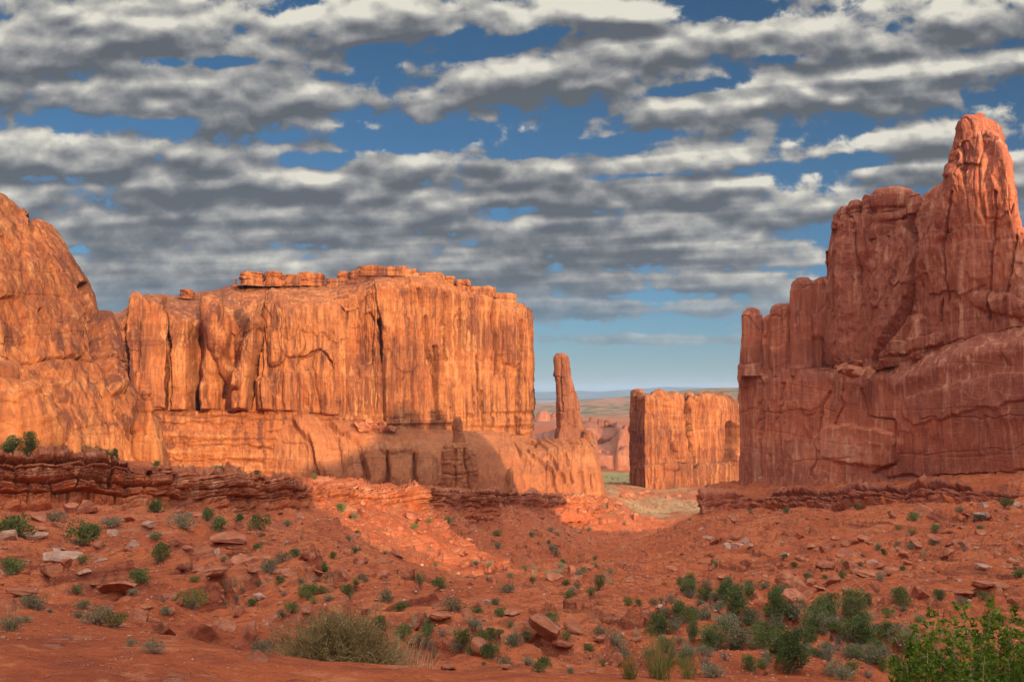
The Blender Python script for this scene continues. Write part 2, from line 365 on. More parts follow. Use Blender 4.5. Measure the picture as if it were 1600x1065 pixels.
def build_ground():
    # the smooth part on a coarser lattice, interpolated
    thm = (TH+math.pi) % (2*math.pi)-math.pi
    nr, nc = len(RHO), len(TH)
    i4 = np.unique(np.r_[np.arange(0, nr, 2), nr-1]); j4 = np.unique(np.r_[np.arange(0, len(front), 5), np.arange(len(front)-1, nc)])
    A, B = np.meshgrid(RHO[i4], thm[j4], indexing='ij')
    sl = ground_parts(B.ravel(), A.ravel()).reshape(A.shape)
    tmp = np.stack([np.interp(np.arange(nr), i4, sl[:, j]) for j in range(len(j4))], 1)
    full = np.stack([np.interp(np.arange(nc), j4, tmp[i]) for i in range(nr)], 0)
    RR, TT = np.meshgrid(RHO, thm, indexing='ij')
    X = RR*np.sin(TT); Y = RR*np.cos(TT); Z = full*RR
    near = RR < 1000
    ad = np.zeros_like(Z)
    n_i = np.searchsorted(RHO, 1000)
    ad[:n_i] = relief(X[:n_i], Y[:n_i], RR[:n_i])
    f = slice(n_i-1, nr)
    w = sst(900, 1600, RR[f])
    px_f = CXP+F*CPI*np.tan(np.clip(TT[f], -1.2, 1.2))
    ad[f] = relief(X[f], Y[f], RR[f])*(1-w)+w*(fbm(X[f]/420, Y[f]/420, 5, 91, 0.6)*9*sst(1000, 3500, RR[f])*(1-0.5*sst(15000, 40000, RR[f])))
    # the green flat stays level
    ad *= 1-0.85*sst(800, 900, RR)*(1-sst(1250, 1350, RR))
    Z = Z+ad
    Z[:n_i] = terrace(Z[:n_i], X[:n_i], Y[:n_i], RR[:n_i])
    # earth curves away
    V = np.stack([X, Y, Z], -1)
    q = grid_quads(nr, nc, wrap=True)[:, ::-1][:, ::-1]
    # close the middle
    c0 = len(V.reshape(-1, 3)); Vf = np.concatenate([V.reshape(-1, 3), [[0, 0, -1.7]]])
    me = mesh_from('ground', Vf, q, ground_mat())
    o = link('ground', me); tag(o, kind='structure')
    # the small disc under the tripod
    j = np.arange(nc); tri = np.stack([j, (j+1) % nc, np.full(nc, nc)], -1)
    ring = np.concatenate([V[0], [[0, 0, float(V[0][:, 2].mean())]]])
    o2 = link('ground', mesh_from('ground_underfoot', ring, tri, me.materials[0])); tag(o2, kind='structure')
    return V
def ground_mat():
    m, T = new_mat('red_desert_soil')
    G = T.node('ShaderNodeNewGeometry'); P = G.outputs['Position']; N = G.outputs['Normal']
    x, y, z = T.sep(P)[0:3]
    n1 = T.noise(P, 0.09, 5, 0.6, 0.3); n2 = T.noise(P, 0.9, 6, 0.65); n3 = T.noise(P, 9.0, 5, 0.7)
    c = T.ramp(n1, [(0.3, (0.34,0.070,0.023)), (0.5, (0.46,0.105,0.034)), (0.7, (0.52,0.155,0.058))])
    c = T.mix(T.mr(n2, 0.46, 0.62, 0, 0.7, True), c, (0.25,0.052,0.022))
    n4 = T.noise(P, 3.2, 4, 0.6, 0.4); c = T.mix(T.mr(n4, 0.52, 0.64, 0, 0.55, True), c, (0.24,0.055,0.026)); c = T.mix(T.mr(n4, 0.44, 0.34, 0, 0.4, True), c, (0.58,0.21,0.095))
    c = T.mix(T.mr(n3, 0.56, 0.70, 0, 0.45, True), c, (0.52,0.22,0.11))
    # steep bits show bedded rock
    nz = T.sep(N)[2]
    beds = T.noise(T.xyz(T.m('MULTIPLY', x, 0.05), T.m('MULTIPLY', y, 0.05), T.m('MULTIPLY', z, 2.2)), 1.0, 4, 0.6, 0.2)
    rc = T.ramp(beds, [(0.35, (0.20,0.045,0.024)), (0.5, (0.37,0.10,0.045)), (0.68, (0.50,0.20,0.10))])
    c = T.mix(T.mr(nz, 0.90, 0.72, 0, 0.9, True), c, rc)
    # pebbly litter
    vo = T.node('ShaderNodeTexVoronoi', {'Vector': P, 'Scale': 3.3})
    peb = T.m('MULTIPLY', T.mr(vo.outputs['Distance'], 0.30, 0.18, 0, 1), T.mr(n2, 0.52, 0.60, 0, 1))
    c = T.mix(T.m('MULTIPLY', peb, 0.5), c, T.mix(T.sep(vo.outputs['Color'])[0], (0.50,0.24,0.15), (0.25,0.07,0.035)))
    # far away: green flat, then scrub on the plateau
    yd = y
    flat = T.m('MULTIPLY', T.mr(yd, 830, 880, 0, 1, True), T.mr(yd, 1330, 1280, 0, 1, True))
    g1 = T.noise(T.xyz(T.m('MULTIPLY', x, 0.02), T.m('MULTIPLY', y, 0.006), 0.0), 1.0, 5, 0.6)
    gc = T.ramp(g1, [(0.35, (0.44,0.28,0.10)), (0.5, (0.37,0.265,0.095)), (0.68, (0.24,0.20,0.075))])
    c = T.mix(flat, c, gc)
    wash = T.m('MULTIPLY', T.mr(yd, 500, 560, 0, 1, True), T.mr(yd, 850, 760, 0, 1, True))
    wn = T.noise(T.xyz(T.m('MULTIPLY', x, 0.03), T.m('MULTIPLY', y, 0.012), 0.0), 1.0, 4, 0.6)
    c = T.mix(T.m('MULTIPLY', wash, T.mr(wn, 0.40, 0.6, 0.1, 0.85, True)), c, (0.40,0.24,0.12))
    scrub = T.mr(yd, 1700, 3000, 0, 1, True)
    sn = T.noise(P, 0.012, 6, 0.75, 0.3); sn2 = T.noise(T.xyz(T.m('MULTIPLY', x, 0.0007), T.m('MULTIPLY', y, 0.0006), 0.0), 1.0, 4, 0.6)
    sc = T.mix(T.mr(sn, 0.42, 0.56, 0, 1, True), (0.40,0.19,0.11), (0.085,0.10,0.045))
    sc = T.mix(T.mr(sn2, 0.45, 0.62, 0, 0.75, True), sc, (0.40,0.16,0.09))
    c = T.mix(scrub, c, sc)
    bh = T.m('ADD', T.m('ADD', T.m('MULTIPLY', n2, 0.5), T.m('MULTIPLY', n3, 0.12)), T.m('MULTIPLY', peb, 0.10))
    finish(T, c, 0.95, T.m('ADD', bh, T.m('MULTIPLY', n4, 0.35)), 1.0, 0.5, 0.1)
    return m
GV = build_ground()
GS = GV[..., 2]/np.hypot(GV[..., 0], GV[..., 1])     # slope of every ray to the sheet
# the outer envelope: what the eye meets first
def ground_at(px, py, dmin=0.0):
    """where the line of sight through a pixel first meets the ground (beyond dmin)"""
    x, s0 = pix_dir(px, py)
    th = math.atan(x); s = s0*math.cos(th)
    j = int(np.clip(round((math.degrees(th)+43)/0.074), 0, len(front)-1))
    col = GS[:, j]; ok = np.nonzero((col >= s) & (RHO > max(4.0, dmin)))[0]
    if len(ok) == 0: return None
    i = ok[0]; r = RHO[i]
    if i > 0:
        a, b = col[i-1], col[i]
        if b > a and a < s: r = RHO[i-1]+(RHO[i]-RHO[i-1])*(s-a)/(b-a)
    return Vector((r*math.sin(th), r*math.cos(th), r*s))
def ground_z(x, y):
    th = math.atan2(x, y); r = math.hypot(x, y)
    jf = (math.degrees(th)+43)/0.074; j = int(np.clip(jf, 0, len(front)-2)); u = min(max(jf-j, 0), 1)
    i = int(np.clip(np.searchsorted(RHO, r)-1, 0, len(RHO)-2)); v = (r-RHO[i])/(RHO[i+1]-RHO[i])
    z = GV[..., 2]
    return float((z[i, j]*(1-u)+z[i, j+1]*u)*(1-v)+(z[i+1, j]*(1-u)+z[i+1, j+1]*u)*v)

# ------------------------------------------------------------------ rock faces
def loft_base(rows, segs, nu):
    K = []
    u0 = max(r[0][3] if len(r[0]) > 3 else r[0][0] for r in rows); u1 = min(r[-1][3] if len(r[-1]) > 3 else r[-1][0] for r in rows)
    U = np.linspace(u0, u1, nu)
    for r in rows:
        k = np.array([[p[0], p[1], p[2], (p[3] if len(p) > 3 else p[0])] for p in r], float)
        K.append(np.stack([np.interp(U, k[:, 3], k[:, i]) for i in range(3)], -1))
    out = []
    for i in range(len(K)-1):
        n = segs[i]; t = np.arange(n)/n
        out.append(K[i][None]*(1-t[:, None, None])+K[i+1][None]*t[:, None, None])
    out.append(K[-1][None])
    G = np.concatenate(out, 0)                     # px, py, d
    W3 = np.stack([at(G[i, :, 0], G[i, :, 1], 1.0)*G[i, :, 2:3] for i in range(len(G))], 0)
    return G, W3, np.broadcast_to(U, G.shape[:2])
def smooth_rows(W, k):
    for _ in range(k):
        W = W.copy(); W[1:-1] = 0.25*W[:-2]+0.5*W[1:-1]+0.25*W[2:]
    return W
def smooth_cols(W, k):
    for _ in range(k):
        W = W.copy(); W[:, 1:-1] = 0.25*W[:, :-2]+0.5*W[:, 1:-1]+0.25*W[:, 2:]
    return W
def normals(W, wrap=False):
    if wrap: du = np.roll(W, -1, 1)-np.roll(W, 1, 1)
    else: du = np.gradient(W, axis=1)
    dv = np.gradient(W, axis=0)
    n = np.cross(du, dv); return n/(np.linalg.norm(n, axis=-1, keepdims=True)+1e-9)
def seg_d(px, py, pts):
    best = np.full(px.shape, 1e9)
    for (x0, y0), (x1, y1) in zip(pts[:-1], pts[1:]):
        dx, dy = x1-x0, y1-y0; L = dx*dx+dy*dy+1e-9
        t = np.clip(((px-x0)*dx+(py-y0)*dy)/L, 0, 1)
        best = np.minimum(best, np.hypot(px-x0-t*dx, py-y0-t*dy))
    return best
def features(G, lst, seed=0):
    """buttresses, grooves and alcoves of the face: ('kind', [(px,py)..], half width, metres)"""
    wx = fbm(G[..., 0]/16, G[..., 1]/30, 4, 301+seed, 0.6)*3.2; wy = fbm(G[..., 0]/20, G[..., 1]/20, 3, 305+seed)*4
    px = G[..., 0]+wx; py = G[..., 1]+wy; out = np.zeros(px.shape)
    for ft in lst:
        kind, pts, hw, amp = ft[:4]
        if len(ft) > 4: pts = [tuple(p) if p[1] < ft[4]-16 else (p[0], p[1]+18) for p in pts]
        before = out.copy() if len(ft) > 4 else None
        d = seg_d(px, py, pts)/hw
        if kind == 'round': out += amp*np.sqrt(np.clip(1-d*d, 0, 1))
        elif kind == 'soft': out += amp*np.exp(-d*d)
        elif kind == 'slab': out += amp*(1-sst(0.8, 1.0, d))
        elif kind == 'crack': out -= amp*np.clip(1-d*1.25, 0, 1)**0.55
        if before is not None: out = before+(out-before)*(1-sst(ft[4]-1, ft[4]+2, G[..., 1]))
    return out
def joints(s, z, w, H, seed, tilt=1.0):
    """upright slabs between joints, each broken off at its own heights: offset and distance to the joint"""
    ws = s+fbm(s/(3*w), z/(5*H), 2, seed)*0.55*w+fbm(s/w, z/(0.6*H), 3, seed+8)*0.10*w
    t = ws/w+0.35*np.sin(ws/w*1.7+seed); j = np.floor(t); f = t-j; ji = j.astype(np.int64)
    r = h2(ji, ji*0+seed, seed+1); r2 = h2(ji, ji*0+seed, seed+2)
    zz = z/(H*(0.6+0.9*r))+r2*7+0.10*fbm(s/(0.5*w), z/H, 3, seed+4); zi = np.floor(zz).astype(np.int64)
    a = h2(ji, zi, seed+3); fz = zz-zi
    o = (r-0.5)*0.9+(a-0.5)*0.9+tilt*(f-0.5)*(r2-0.5)*1.6
    # an overhanging broken edge at the foot of some slabs
    o = o+0.35*(h2(ji, zi, seed+5) > 0.55)*sst(0.0, 0.25, fz)*(1-sst(0.25, 1.0, fz))
    return o, np.minimum(f, 1-f)*w
def cliff_disp(Sx, Z, seed, sc=1.0, slab=1.0, flute=1.0, crack=1.0, bed=1.0, small=1.0):
    """Sx along the face, Z up, in metres"""
    s = Sx/sc; z = Z/sc
    o = flute*1.6*fbm(s/17, z/120, 2, seed+2)+flute*0.5*fbm(s/30, z/22, 3, seed+12)
    pm = sst(-0.5, 0.4, fbm(s/28, z/30, 3, seed+15))
    a, e = joints(s, z, 9.5, 26, seed+3); o += slab*(a*2.3-0.9*np.exp(-(e/0.28)**2)*pm)
    a, e = joints(s, z, 3.4, 10, seed+4, 1.4); o += slab*pm*(a*0.95-0.35*np.exp(-(e/0.22)**2))
    n = vn((z+fbm(s/20, z/20, 2, seed)*1.2)/2.6, s/70, seed+6); o += bed*0.22*n-bed*0.35*(1-sst(0, 0.10, np.abs(n)))*(1-0.6*pm)
    n = fbm(s/4.5, z/38, 3, seed+31); o -= crack*0.75*np.exp(-(n/0.03)**2)*sst(0.2, -0.2, fbm(s/16, z/14, 2, seed+32))
    rg = np.abs(fbm(s/3.2, z/6.5, 3, seed+33, 0.6)); o += small*(0.26*fbm(s/1.5, z/4.2, 4, seed+7, 0.65)+0.75*(0.3-rg))
    return o*sc**0.6
def path_len(W, row):
    s = np.zeros(W.shape[1]); s[1:] = np.cumsum(np.linalg.norm(np.diff(W[row], axis=0), axis=1)); return s
def rock_face(name, rows, segs, nu, mat, disp, feats=(), roof_from=None, seed=1, parent=None, sm=2, smu=2, roof_amp=0.35, rel=None):
    G, Wd, U = loft_base(rows, segs, nu)
    Wd = smooth_rows(Wd, sm); Wd = smooth_cols(Wd, smu)
    N = normals(Wd)
    S1 = np.broadcast_to(path_len(Wd, segs[0]), G.shape[:2])
    Z = Wd[..., 2]
    if rel is not None: Z = Z-Z[sum(segs[:rel])][None]
    o = disp(S1, Z)
    if feats: o = o+features(G, feats, seed)
    amp = np.ones(G.shape[0])
    if roof_from is not None:
        k = sum(segs[:roof_from]); amp[k:] = roof_amp; w = max(3, segs[roof_from-1]//10)
        amp[k-w:k] = np.linspace(1, roof_amp, w)
        # rounded, bedded roof
        rr = np.zeros(G.shape[:2]); rr[k:] = 1
        X, Y = Wd[..., 0], Wd[..., 1]
        o = o*amp[:, None]+rr*(fbm(X/14, Y/14, 4, seed+60)*0.9)
    Wd = Wd+N*o[..., None]
    q = grid_quads(G.shape[0], nu)
    me = mesh_from(name, Wd.reshape(-1, 3), q, mat)
    if rel is not None:
        at_ = me.attributes.new('bed_height', 'FLOAT', 'POINT'); at_.data.foreach_set('value', np.ascontiguousarray(Z, np.float32).ravel())
    ob = link(name, me)
    if parent is not None: under(ob, parent)
    return ob
def col_rock(name, levels, d, mat, seed=1, depth=0.7, square=0.6, nseg=120, nh=120, parent=None, amp=0.5, size=None, bed=0.25, slabw=1.0, yaw=0.0, feats=()):
    """a free column: levels = (py, px left, px right[, nearer by m]) from the foot up"""
    L = np.array([(l[0], l[1], l[2], l[3] if len(l) > 3 else 0.0) for l in levels], float)
    t = np.linspace(0, len(L)-1, nh); k = np.arange(len(L))
    py = np.interp(t, k, L[:, 0]); pl = np.interp(t, k, L[:, 1]); pr = np.interp(t, k, L[:, 2]); nearer = np.interp(t, k, L[:, 3])
    dd = d-nearer
    A = at(pl, py, dd[:, None][:, 0]) if False else np.stack([at(pl[i], py[i], dd[i]) for i in range(nh)])
    B = np.stack([at(pr[i], py[i], dd[i]) for i in range(nh)])
    C = (A+B)/2; rx = np.linalg.norm(B-A, axis=1)/2
    ph = np.linspace(0, 2*math.pi, nseg, endpoint=False)
    cx, sy = np.cos(ph), np.sin(ph); e = 1-0.5*square
    ux = np.sign(cx)*np.abs(cx)**e; uy = np.sign(sy)*np.abs(sy)**e
    ry = np.maximum(rx*depth, 0)
    V = np.zeros((nh, nseg, 3))
    cyw, syw = math.cos(yaw), math.sin(yaw)
    lx = ux[None]*rx[:, None]; ly = uy[None]*ry[:, None]
    V[..., 0] = C[:, None, 0]+lx*cyw-ly*syw; V[..., 1] = C[:, None, 1]+lx*syw+ly*cyw; V[..., 2] = C[:, None, 2]
    N = normals(V, True)
    per = ph*rx.max(); Sx = np.broadcast_to(per, V.shape[:2]); Z = V[..., 2]
    sc = size or 1.0
    # seamless round the column: noise on the position
    X, Y = V[..., 0]/sc, V[..., 1]/sc; z = Z/sc
    o = amp*(1.1*fbm(X/6+Y/9, z/30, 3, seed)+0.5*fbm(X/2.2-Y/3, z/5, 4, seed+1))
    a, ed = cells((X*0.8+Y*0.6)/5.0, z/11, seed+2); o += amp*slabw*((a-0.5)*1.5-0.6*(1-sst(0, 0.08, ed)))
    n = vn(z/1.7+fbm(X/12, Y/12, 2, seed+5), X/40, seed+6); o += bed*n-bed*1.4*(1-sst(0, 0.16, np.abs(n)))
    if feats:
        Gp = np.stack([CXP+V[..., 0]/V[..., 1]*F, CYP-(V[..., 2]/V[..., 1]*CPI-SPI)*F, V[..., 1]], -1); o = o+features(Gp, feats, seed)
    taper = np.ones(nh); taper[-8:] = np.linspace(1, 0.2, 8)
    V = V+N*(o*taper[:, None])[..., None]
    top = V[-1].mean(0); Vf = np.concatenate([V.reshape(-1, 3), [top+np.array([0, 0, 0.3*sc])]])
    q = grid_quads(nh, nseg, True)
    me = mesh_from(name, Vf, q, mat)
    # close the top with triangles
    import bmesh
    bm = bmesh.new(); bm.from_mesh(me); bm.verts.ensure_lookup_table()
    b = (nh-1)*nseg; c = bm.verts[len(Vf)-1]
    for j in range(nseg):
        f = bm.faces.new((bm.verts[b+j], bm.verts[b+(j+1) % nseg], c)); f.smooth = True
    bm.to_mesh(me); bm.free()
    ob = link(name, me)
    if parent is not None: under(ob, parent)
    return ob
def P0(px, py, d): return Vector([float(a) for a in at(px, py, d)])

# ---- left butte
lb = empty('rounded_butte', P0(120, 735, 190), 'tall rounded orange sandstone butte cut off by the left edge of the photo', 'rock butte')
rows = [
 [(-220,740,160),(0,740,172),(120,742,187),(200,744,202),(253,750,214),(259,750,222,262),(262,750,262,275)],
 [(-220,690,162),(0,695,174),(120,700,189),(200,705,204),(251,712,216),(257,712,224,262),(260,712,262,275)],
 [(-220,630,164),(0,640,178),(110,645,192),(180,650,207),(238,655,219),(244,655,228,262),(246,655,266,275)],
 [(-220,560,167),(0,568,182),(90,575,197),(150,578,210),(181,585,222,246),(185,590,232,262),(186,590,268,275)],
 [(-220,470,171),(0,480,187),(70,488,202),(120,495,214),(152,502,226,246),(159,508,235,262),(160,508,268,275)],
 [(-220,390,176),(0,402,194),(60,412,207),(96,422,218,150),(126,436,230,246),(137,446,238,262),(138,446,270,275)],
 [(-220,320,184),(0,335,204),(40,352,214),(70,368,222,150),(97,392,232,246),(108,404,240,262),(110,404,270,275)],
 [(-220,276,196),(0,304,212),(36,328,222),(50,340,226,150),(72,352,234,246),(82,362,242,262),(84,362,270,275)],
 [(-220,268,240),(0,300,240),(36,326,242),(50,338,244,150),(72,352,246,246),(80,364,250,262),(84,364,270,275)],
 [(-220,740,290),(0,740,290),(120,742,290),(200,744,290),(253,750,285),(262,750,280,275)]]
LB_F = [('crack', [(45,335),(62,390),(85,430),(104,472)], 5, 5.0), ('crack', [(66,482),(78,510),(84,532)], 5, 3.0), ('crack', [(0,560),(60,563),(140,564),(190,575)], 2.5, 1.4),
        ('crack', [(128,450),(146,520),(150,560)], 9, 6.0), ('round', [(158,500),(168,570),(178,610)], 12, 3.0), ('round', [(20,590),(40,640),(50,690)], 26, 3.5), ('round', [(-20,580),(-10,680)], 30, 4.0),
        ('slab', [(20,480),(40,560)], 22, -1.2), ('crack', [(150,600),(190,660),(205,700)], 4, 1.5), ('slab', [(110,470),(115,550)], 16, 1.0), ('crack', [(0,362),(20,385)], 4, 2)]
rock_face('cliff_face', rows, [40,50,60,70,70,60,50,24,12], 560, M_MESA, lambda s, z: cliff_disp(s, z, 11, 1.1, slab=0.28, flute=0.8, crack=0.5, bed=0.8, small=0.7), LB_F, roof_from=8, seed=3, parent=lb, smu=4, sm=6)
col_rock('leaning_pillar', [(752,213,262),(700,208,250),(660,209,243),(640,211,240),(622,212,236),(613,216,232),(608,220,228)], 207, M_MESA, 21, depth=0.8, parent=lb, amp=0.7, nseg=80, nh=90)
col_rock('rounded_foot', [(735,-60,106),(690,-58,98),(650,-50,88),(618,-40,74),(602,-26,58),(594,0,40)], 163, M_MESA, 25, depth=0.8, parent=lb, amp=0.8, nseg=110, nh=70, square=0.3)

# ---- the long mesa
mesa = empty('long_mesa', P0(500, 780, 470), 'long flat-topped orange sandstone mesa with fluted cliff across the middle of the view', 'mesa')
D = {150:452,165:455,190:460,200:461,215:460,240:456,265:460,300:462,330:464,365:468,400:470,430:472,470:476,520:482,560:486,600:488,640:498,690:513,740:528,780:541,820:556,828:560}
def dl(px): return float(np.interp(px, sorted(D), [D[k] for k in sorted(D)]))
edge = [(150,540),(165,530),(190,492),(215,478),(240,470),(265,482),(300,500),(330,492),(365,500),(400,508),(430,490),(470,478),(520,470),(560,458),(600,441),(640,436),(690,444),(740,458),(780,468),(815,482),(826,494)]
crest = [(150,488),(165,487),(190,486),(200,470),(215,464),(240,461),(265,462),(300,459),(330,454),(365,446),(400,442),(430,441),(470,441),(520,440),(560,438),(600,430),(640,428),(690,434),(740,450),(780,462),(815,478),(826,492)]
wrapx = lambda row, py, dd: row+[(831,py,dd+18,836),(829,py,dd+60,846),(826,py,dd+150,862)]
def R_(f, off, ypad=0, wy=None, wd=0):
    r = [(px, y+ypad, dl(px)+(off(px) if callable(off) else off)) for px, y in f]
    return wrapx(r, r[-1][1] if wy is None else wy, r[-1][2])
flat = lambda y0, y1: [(px, y0+(y1-y0)*(px-150)/676) for px, _ in edge]
pf = lambda px: -9*float(1-sst(400, 470, np.array(px)))
rows = [R_(flat(775,782), lambda p: pf(p)-2), R_(flat(738,745), lambda p: pf(p)-2), R_(flat(688,705), lambda p: pf(p)*0.8), R_(flat(645,682), lambda p: pf(p)*0.35),
        R_(flat(641,679), 0), R_([(px, 640-(640-y)*0.33+ (px-150)/676*25) for px, y in edge], 1), R_([(px, 640-(640-y)*0.70+(px-150)/676*10) for px, y in edge], 2.5),
        R_([(px, y+7) for px, y in edge], 4), R_(edge, 8), R_([(px, 0.5*(a[1]+b[1])) for (px, a), (_, b) in zip([(p, (p, y)) for p, y in edge], [(p, (p, y)) for p, y in [(e[0], float(np.interp(e[0], [c[0] for c in crest], [c[1] for c in crest]))) for e in edge]])], lambda p: 22 if p < 560 else 14),
        R_([(e[0], float(np.interp(e[0], [c[0] for c in crest], [c[1] for c in crest]))) for e in edge], lambda p: float(np.interp(p, [150, 560, 700, 820], [62, 55, 22, 12]))),
        R_([(px, 480 if px > 560 else 492) for px, y in edge], 190), R_(flat(775,782), 200)]
MF = [ # left part: fins, alcoves
 ('round', [(208,500),(206,640)], 14, -7), ('round', [(226,478),(222,560),(212,640)], 9, 4), ('slab', [(246,500),(240,640)], 13, 3.5), ('crack', [(258,470),(262,530),(256,640)], 5, 5), ('slab', [(285,520),(287,640)], 20, 2.5),
 ('soft', [(306,520),(305,640)], 9, -9), ('round', [(330,490),(345,560),(370,600)], 14, 6.5), ('round', [(318,600),(322,640)], 9, 6), ('soft', [(350,560),(356,640)], 10, -6),
 ('round', [(402,510),(385,570),(375,636)], 15, 8), ('round', [(430,470),(432,560)], 14, 4.0), ('soft', [(370,500),(362,560)], 9, -6), ('crack', [(410,520),(396,600),(386,640)], 5, 4),
 ('round', [(412,600),(416,640)], 13, 5), ('soft', [(445,590),(452,640)], 11, 3), ('soft', [(480,590),(490,640)], 13, 2.6), ('round', [(505,560),(515,640)], 16, 3.5), ('soft', [(360,612),(366,640)], 8, 2.5),
 ('crack', [(468,560),(500,545),(520,575)], 4, 3), ('slab', [(450,480),(455,540)], 22, 1.5),
 # middle: the bend and the long open groove
 ('soft', [(548,470),(560,560)], 20, -4), ('slab', [(575,500),(570,560)], 12, -2.0), ('crack', [(592,500),(598,560),(604,652)], 5, 7), ('crack', [(590,520),(600,600),(603,655)], 3, 4),
 ('slab', [(630,470),(632,560)], 20, 1.2), ('crack', [(654,455),(658,480)], 5, 4), ('crack', [(664,500),(672,560),(682,600)], 6, 4.5), ('crack', [(684,545),(681,600),(684,655)], 6, 7),
 ('crack', [(696,460),(694,510),(696,560)], 5, 4.5), ('soft', [(700,600),(700,655)], 7, 3), ('crack', [(745,560),(750,620),(752,668)], 4, 4), ('crack', [(766,480),(776,540),(778,580)], 5, 4.5),
 ('round', [(792,490),(796,560)], 12, 3.5), ('crack', [(812,500),(806,600),(802,670)], 4, 3.5), ('round', [(803,655),(806,676)], 6, -5), ('crack', [(722,480),(726,540)], 4, 3), ('soft', [(735,500),(735,640)], 7, 2.2),
 # bedded foot on the left, weathered into pockets
 ('crack', [(232,640),(330,641),(430,645)], 3, 2.0), ('crack', [(240,662),(330,664),(380,664)], 3, 1.6), ('crack', [(240,692),(350,696),(440,700)], 3, 2.2), ('crack', [(240,716),(340,718),(440,722)], 2.5, 1.6),
 ('slab', [(250,704),(350,708)], 6, 1.0), ('slab', [(250,680),(350,682)], 6, 0.8)]
MF = [(k, p, h, a*(1.7 if p[0][0] < 560 and p[0][1] < 635 else 1.15))+((640+max(0, p[0][0]-430)*0.1,) if p[0][1] < 635 and p[0][0] < 560 else ()) for k, p, h, a in MF]
def mesa_disp(s, z):
    o = cliff_disp(s, z, 31, 1.6, slab=0.8, flute=1.0, crack=1.0, bed=0.8, small=1.1)
    foot = 1-sst(-14, -8, z)
    return o*(1-0.55*foot)+foot*1.6*fbm(z/2.8, s/60, 3, 44)
rock_face('cliff_face', rows, [24,40,44,6,70,90,70,14,20,20,8,6], 1050, M_MESA, mesa_disp, MF, roof_from=8, seed=7, parent=mesa, sm=3, smu=2)
# rounded apron of bare rock below the cliff, running out to the right under the spire
rows = [
 [(400,790,466),(430,786,458),(480,786,454),(560,786,452),(640,786,455),(700,786,458),(760,784,462),(820,783,468),(880,782,474),(930,780,480),(944,780,490),(946,780,520,950),(944,780,600,960)],
 [(400,735,468),(430,735,462),(480,738,458),(560,742,456),(640,745,460),(700,745,463),(760,745,470),(820,740,478),(880,735,484),(926,735,488),(936,735,496,944),(938,735,524,950),(936,735,600,960)],
 [(400,690,471),(430,690,466),(480,690,464),(560,700,464),(640,706,470),(700,708,478),(760,706,488),(820,702,502),(870,700,504),(914,700,500),(925,700,505,944),(926,700,530,950),(924,700,600,960)],
 [(400,662,474),(430,655,472),(480,650,474),(530,655,478,560),(620,678,488,640),(700,682,496),(760,684,508),(815,690,524,820),(850,689,534,870),(908,684,514,914),(914,684,516,944),(915,684,532,950),(914,684,600,960)],
 [(400,656,482),(430,646,482),(480,640,484),(530,650,488,560),(620,668,498,640),(700,674,512),(760,678,526),(818,680,548,820),(850,686,556,870),(908,684,540,914),(912,684,540,944),(912,684,545,950),(912,684,600,960)],
 [(400,656,520),(430,650,520),(480,645,520),(560,655,530),(640,664,540),(700,670,550),(760,676,560),(818,684,575,820),(850,688,590,870),(908,690,600,914),(912,690,605,944),(912,690,605,950),(912,690,610,960)]]
AF = [('soft', [(470,665),(500,700),(520,745)], 12, 3), ('crack', [(455,660),(490,700),(500,750)], 5, 3.5), ('crack', [(515,660),(560,700),(575,750)], 5, 3.5), ('round', [(545,690),(552,740)], 16, 3.0),
 ('round', [(585,712),(590,750)], 18, 5), ('round', [(625,716),(630,755)], 18, 5.5), ('round', [(664,722),(668,756)], 18, 5), ('round', [(600,705),(640,706)], 12, 2.5), ('crack', [(606,710),(608,760)], 4, 3), ('crack', [(646,715),(650,760)], 4, 3),
 ('crack', [(800,690),(830,725)], 4, 2.5), ('round', [(795,745),(800,765)], 9, 4), ('crack', [(825,700),(862,740),(870,770)], 4, 2.5), ('crack', [(858,716),(880,750)], 5, 2.5), ('crack', [(882,710),(896,752)], 4, 2),
 ('crack', [(905,735),(912,775)], 4, 2), ('crack', [(925,740),(928,775)], 3, 2), ('crack', [(440,694),(560,696)], 2, 1), ('crack', [(835,640),(838,695)], 3, 2), ('crack', [(870,690),(914,692)], 2, 1)]
rock_face('apron', rows, [40,50,40,16,14], 640, M_APRON, lambda s, z: cliff_disp(s, z, 61, 1.5, slab=0.35, flute=0.6, crack=0.35, bed=1.1, small=0.9), AF, roof_from=4, seed=9, parent=mesa, sm=6, smu=4)
caps = [(376,414,425,444),(412,443,424,444),(440,474,429,444),(470,506,428,444),(511,546,436,447),(527,545,424,442),(543,655,420,448),(560,640,418,430),(652,694,426,446),(690,712,432,450),(709,735,437,454),(733,775,448,462),(768,806,458,474),(800,823,474,490),(283,300,454,464),(365,372,436,446)]
for i, (a, b, t, f) in enumerate(caps):
    d = dl((a+b)/2)+(float(np.interp(a, [150, 560, 700, 820], [48, 40, 18, 10]))); w = b-a; h = f-t
    col_rock('caprock', [(f+4,a-2,b+2),(f-h*0.15,a-1,b+1),(f-h*0.35,a+w*.03,b-w*.03),(f-h*0.5,a,b),(f-h*0.75,a+w*.01,b-w*.01),(t+h*.08,a+w*.04,b-w*.04),(t,a+w*.15,b-w*.15)], d, M_LEDGE if False else M_MESA, 100+i, depth=min(0.8, 16/(w*0.35)), parent=mesa, amp=0.7, bed=0.9, nseg=90, nh=40, square=0.8, slabw=0.9)
